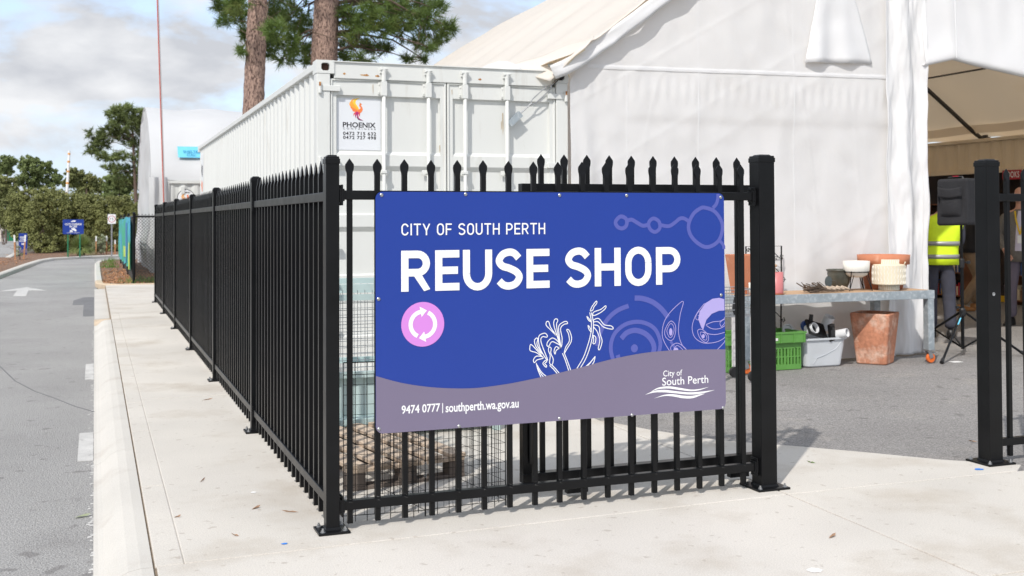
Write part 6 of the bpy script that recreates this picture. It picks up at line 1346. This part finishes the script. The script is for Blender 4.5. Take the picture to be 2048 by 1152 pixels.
    for L_ in legs:
        f_ = Vector(L_[3]); toe = Vector(L_[4]); d = (toe-f_); d.z = 0; d.normalize(); rz_ = math.atan2(d.x, -d.y)
        m = MB(); lv = []
        for y, w_, z1 in ((.07, .030, .085), (.05, .042, .10), (.0, .045, .10), (-.06, .044, .075), (-.12, .048, .055), (-.17, .040, .042), (-.195, .02, .03)): lv.append([(-w_, y, .0), (w_, y, .0), (w_*1.02, y, z1*.55), (w_*.6, y, z1), (-w_*.6, y, z1), (-w_*1.02, y, z1*.55)])
        m.add([p for r_ in lv for p in r_], [(i*6+q, (i+1)*6+q, (i+1)*6+(q+1) % 6, i*6+(q+1) % 6) for i in range(len(lv)-1) for q in range(6)]+[tuple(range(6)), tuple(len(lv)*6-6+q for q in reversed(range(6)))])
        s_ = m.build('shoe', cl['shoes'], t, smooth=True); s_.matrix_local = Matrix.Translation((f_.x, f_.y, .0)) @ Matrix.Rotation(rz_, 4, 'Z')
    # upper garment
    hem_ = cl.get('hem', .88); gw = cl.get('girth', 1.0)
    def shell(name, m_, lv, gr):
        n = 28; m = MB(); P = []
        for z, rx, ry in lv:
            c = TR((0, .005, z))
            for i in range(n):
                a = 2*PI*i/n; cs, sn = math.cos(a), math.sin(a); e = .82      # slightly squared ellipse with soft folds
                fx = (abs(cs)**e)*(1 if cs >= 0 else -1); fy_ = (abs(sn)**e)*(1 if sn >= 0 else -1); w_ = 1+.035*noise.noise(Vector((cs*2.2, sn*2.2, z*7)))
                P.append((c[0]+rx*gr*fx*w_, c[1]+ry*gr*fy_*w_, z))
        k_ = len(lv); m.add(P, [(i*n+q, i*n+(q+1) % n, (i+1)*n+(q+1) % n, (i+1)*n+q) for i in range(k_-1) for q in range(n)]); return m.build(name, m_, t, smooth=True, solid=.006)
    shell(cl.get('top_name', 'jacket'), cl['top'], [(hem_, .19, .135), (.98, .186, .13), (1.08, .176, .124), (1.2, .184, .13), (1.32, .2, .132), (1.40, .205, .118), (1.455, .17, .095), (1.485, .10, .078), (1.51, .072, .068)], gw)
    sl_m = cl['top'] if cl.get('sleeves', True) else cl['under']
    for A_ in arms:
        V, E, R = [], [], []; sh0 = Vector(TR(A_[0])); el = Vector(TR(A_[1])); wr = Vector(TR(A_[2]))
        chain(V, E, R, [tuple(sh0+Vector((-.03 if sh0.x > 0 else .03, 0, -.005))), tuple(sh0.lerp(el, .12)), tuple(sh0.lerp(el, .55)), tuple(el), tuple(el.lerp(wr, .5)), tuple(wr)], [.068, .074, .066, .06, .054, .047]); skin('sleeve', V, E, R, sl_m, t)
    return t, shell
# worker in a hi-vis vest, back to the camera, turned to the right
hv, shell = person('worker in yellow hi-vis vest and navy trousers seen from behind by the doorway', (8.81, 5.91, 0), (.55, .83), 1.84,
    ([(-.09, 0, .90), (-.11, -.01, .49), (-.12, .03, .11), (-.12, .03, .06), (-.15, -.10, .03)], [(.09, 0, .90), (.10, -.03, .49), (.10, .0, .11), (.10, 0, .06), (.12, -.14, .03)]),
    ([(-.185, .01, 1.42), (-.24, -.06, 1.16), (-.14, -.26, 1.06), (-.10, -.33, 1.07)], [(.185, .01, 1.42), (.24, -.06, 1.16), (.15, -.27, 1.08), (.10, -.33, 1.09)]),
    dict(trousers='navy_cloth', shoes='black_plastic', top='hivis', top_name='hi_vis_vest', sleeves=False, under='navy_cloth', hair='hair', hem=.88, girth=1.16), .5, (-.09, 0))
for z in (.955, 1.115): shell('reflective_band', 'reflective', [(z, .187, .131), (z+.05, .187, .131)], 1.20)
# man in a grey blazer, hand in pocket, weight on one leg
mn, TR = person('bald man in grey blazer and lilac shirt with yellow lanyard, hand in pocket', (10.89, 6.67, 0), (-.78, -.62), 1.90,
    ([(-.09, 0, .90), (-.13, -.05, .49), (-.14, .02, .11), (-.14, .02, .06), (-.17, -.12, .03)], [(.09, 0, .90), (.12, -.04, .49), (.15, -.02, .11), (.15, -.02, .06), (.20, -.15, .03)]),
    ([(-.19, .01, 1.43), (-.27, .05, 1.17), (-.185, -.10, .98), (-.15, -.13, .92)], [(.19, .01, 1.43), (.26, .04, 1.16), (.24, -.08, .93), (.24, -.10, .86)]),
    dict(trousers='mauve_cloth', shoes='black_plastic', top='blazer', top_name='blazer', under='shirt', hem=.83), -.2)
m = MB().grid(lambda u, v: ((-.035-.03*(1-v)+(.07+.06*(1-v))*u)*(1.0 if v < .75 else 1-(v-.75)*1.5), -.128-.010*math.sin(PI*u)+.055*max(0, v-.8)*3.2*.5, .97+.52*v), 9, 14); m.build('shirt_front', 'shirt', mn, smooth=True)
for s in (-1, 1): MB().ribbon([(s*.055, 1.49), (s*.045, 1.38), (.0, 1.18)], .02, -.142).build('lanyard', 'yellow', mn)
MB().box((-.03, -.146, 1.07), (.03, -.143, 1.17)).build('name_card', 'white_chip', mn)
for z in (1.0, 1.1): b = MB().lathe([(.0001, -.004), (.011, -.003), (.011, .003), (.0001, .004)], n=10).build('button', 'ink', mn); b.matrix_local = Matrix.Translation((.085, -.128, z)) @ Matrix.Rotation(PI/2, 4, 'X')
# visitor half hidden behind the gate post
vp = G(1935, 622)
vs, TR = person('visitor in khaki trousers and tan boots leaning forward behind the gate post', (vp.x+.15, vp.y+.1, 0), (.75, -.4), 1.85,
    ([(-.09, 0, .90), (-.12, -.10, .50), (-.13, .16, .12), (-.13, .16, .06), (-.13, .02, .03)], [(.09, 0, .90), (.10, -.16, .51), (.10, -.10, .11), (.10, -.10, .06), (.10, -.24, .03)]),
    ([(-.19, .01, 1.42), (-.24, -.05, 1.15), (-.16, -.24, 1.02), (-.13, -.30, .98)], [(.19, .01, 1.42), (.24, -.05, 1.15), (.16, -.25, 1.04), (.12, -.31, 1.0)]),
    dict(trousers='khaki', shoes='boot', top='black_cloth', top_name='jacket', hair='hair', hem=.90), 0, (0, -.18))
# ================================================================== LITTER AND MARKS
def leaf_mb(L_, w_, curl=.01):
    return MB().add([(-L_, 0, .001), (-L_*.3, -w_, .004+curl*.4), (L_*.5, -w_*.7, .003), (L_, 0, .002+curl), (L_*.4, w_*.7, .005+curl*.6), (-L_*.4, w_, .003), (0, 0, .0015)], [(0, 1, 6), (1, 2, 6), (2, 3, 6), (3, 4, 6), (4, 5, 6), (5, 0, 6)])
LF = [((512, 1017), .03, .008, .6, 'dry_leaf', 'curled brown leaf on the footpath beside the near fence panel'), ((470, 1072), .022, .005, 2.5, 'dry_leaf', 'thin dry leaf on the footpath short of the corner post'), ((405, 962), .04, .003, 1.1, 'dry_leaf', 'thin twig on the footpath slab'), ((580, 1025), .045, .003, 2.8, 'dry_leaf', 'bent twig on the footpath under the fence'), ((1665, 1074), .034, .008, .5, 'dry_leaf', 'pointed brown leaf on the front concrete slab'), ((1622, 926), .028, .006, 2.4, 'green_leaf', 'small green leaf on the concrete by the gateway'), ((1945, 884), .03, .008, 2.6, 'dry_leaf', 'brown leaf on the asphalt beside the gate post'), ((475, 700), .04, .004, .8, 'dry_leaf', 'long dry leaf on the middle footpath slab'), ((415, 800), .05, .004, .3, 'dry_leaf', 'pale gum leaf on the footpath joint'), ((790, 1003), .035, .008, .9, 'dry_leaf', 'reddish leaf inside the wire pen'), ((355, 1035), .018, .004, 0, 'dry_leaf', 'tiny leaf fragment by the kerb seam')]
for (x, y), L_, w_, rz_, m_, lab in LF:
    p = G(x, y); z = 0 if not (p.x > 3.3 and p.y > .7) else -.005
    o_ = tag(leaf_mb(L_, w_).build('fallen_leaf', m_), lab, 'leaf', 'fallen leaves and twigs'); o_.location = (p.x, p.y, z+.001); o_.rotation_euler = (0, 0, rz_)
p = G(196, 1032, ROAD_Z); o_ = tag(leaf_mb(.045, .014).build('fallen_leaf', 'leaf_pale'), 'pale yellow green leaf in the gutter by the kerb', 'leaf', 'fallen leaves and twigs'); o_.location = (-1.12, p.y, ROAD_Z+.004); o_.rotation_euler = (0, 0, .3)
def blot(name, label, x, y, rx, ry, m_, seed):
    rr = random.Random(seed); p = G(x, y); n = 14
    o_ = tag(MB().add([(rx*math.cos(2*PI*i/n)*rr.uniform(.7, 1.1), ry*math.sin(2*PI*i/n)*rr.uniform(.7, 1.1), 0) for i in range(n)], [tuple(range(n))]).build(name, m_), label, 'paint mark', kind='structure'); o_.location = (p.x, p.y, .0022)
blot('paint_mark', 'blue paint spot on the footpath', 569, 1088, .017, .014, 'paint_blue', 1); blot('paint_mark', 'blue paint spot at the gate post plate', 1958, 939, .03, .025, 'paint_blue', 2)
blot('paint_mark', 'white splash', 1630, 1141, .036, .034, 'white_chip', 3); blot('paint_mark', 'white splash', 507, 985, .018, .02, 'white_chip', 4); blot('paint_mark', 'white splash', 810, 1010, .05, .03, 'white_chip', 6)
p = G(1912, 723); o_ = tag(MB().box((-.06, -.04, 0), (.06, .04, .002)).build('paper_scrap', 'white_chip'), 'white paper scrap on the asphalt under the speaker stand', 'paper'); o_.location = (p.x, p.y, -.004)
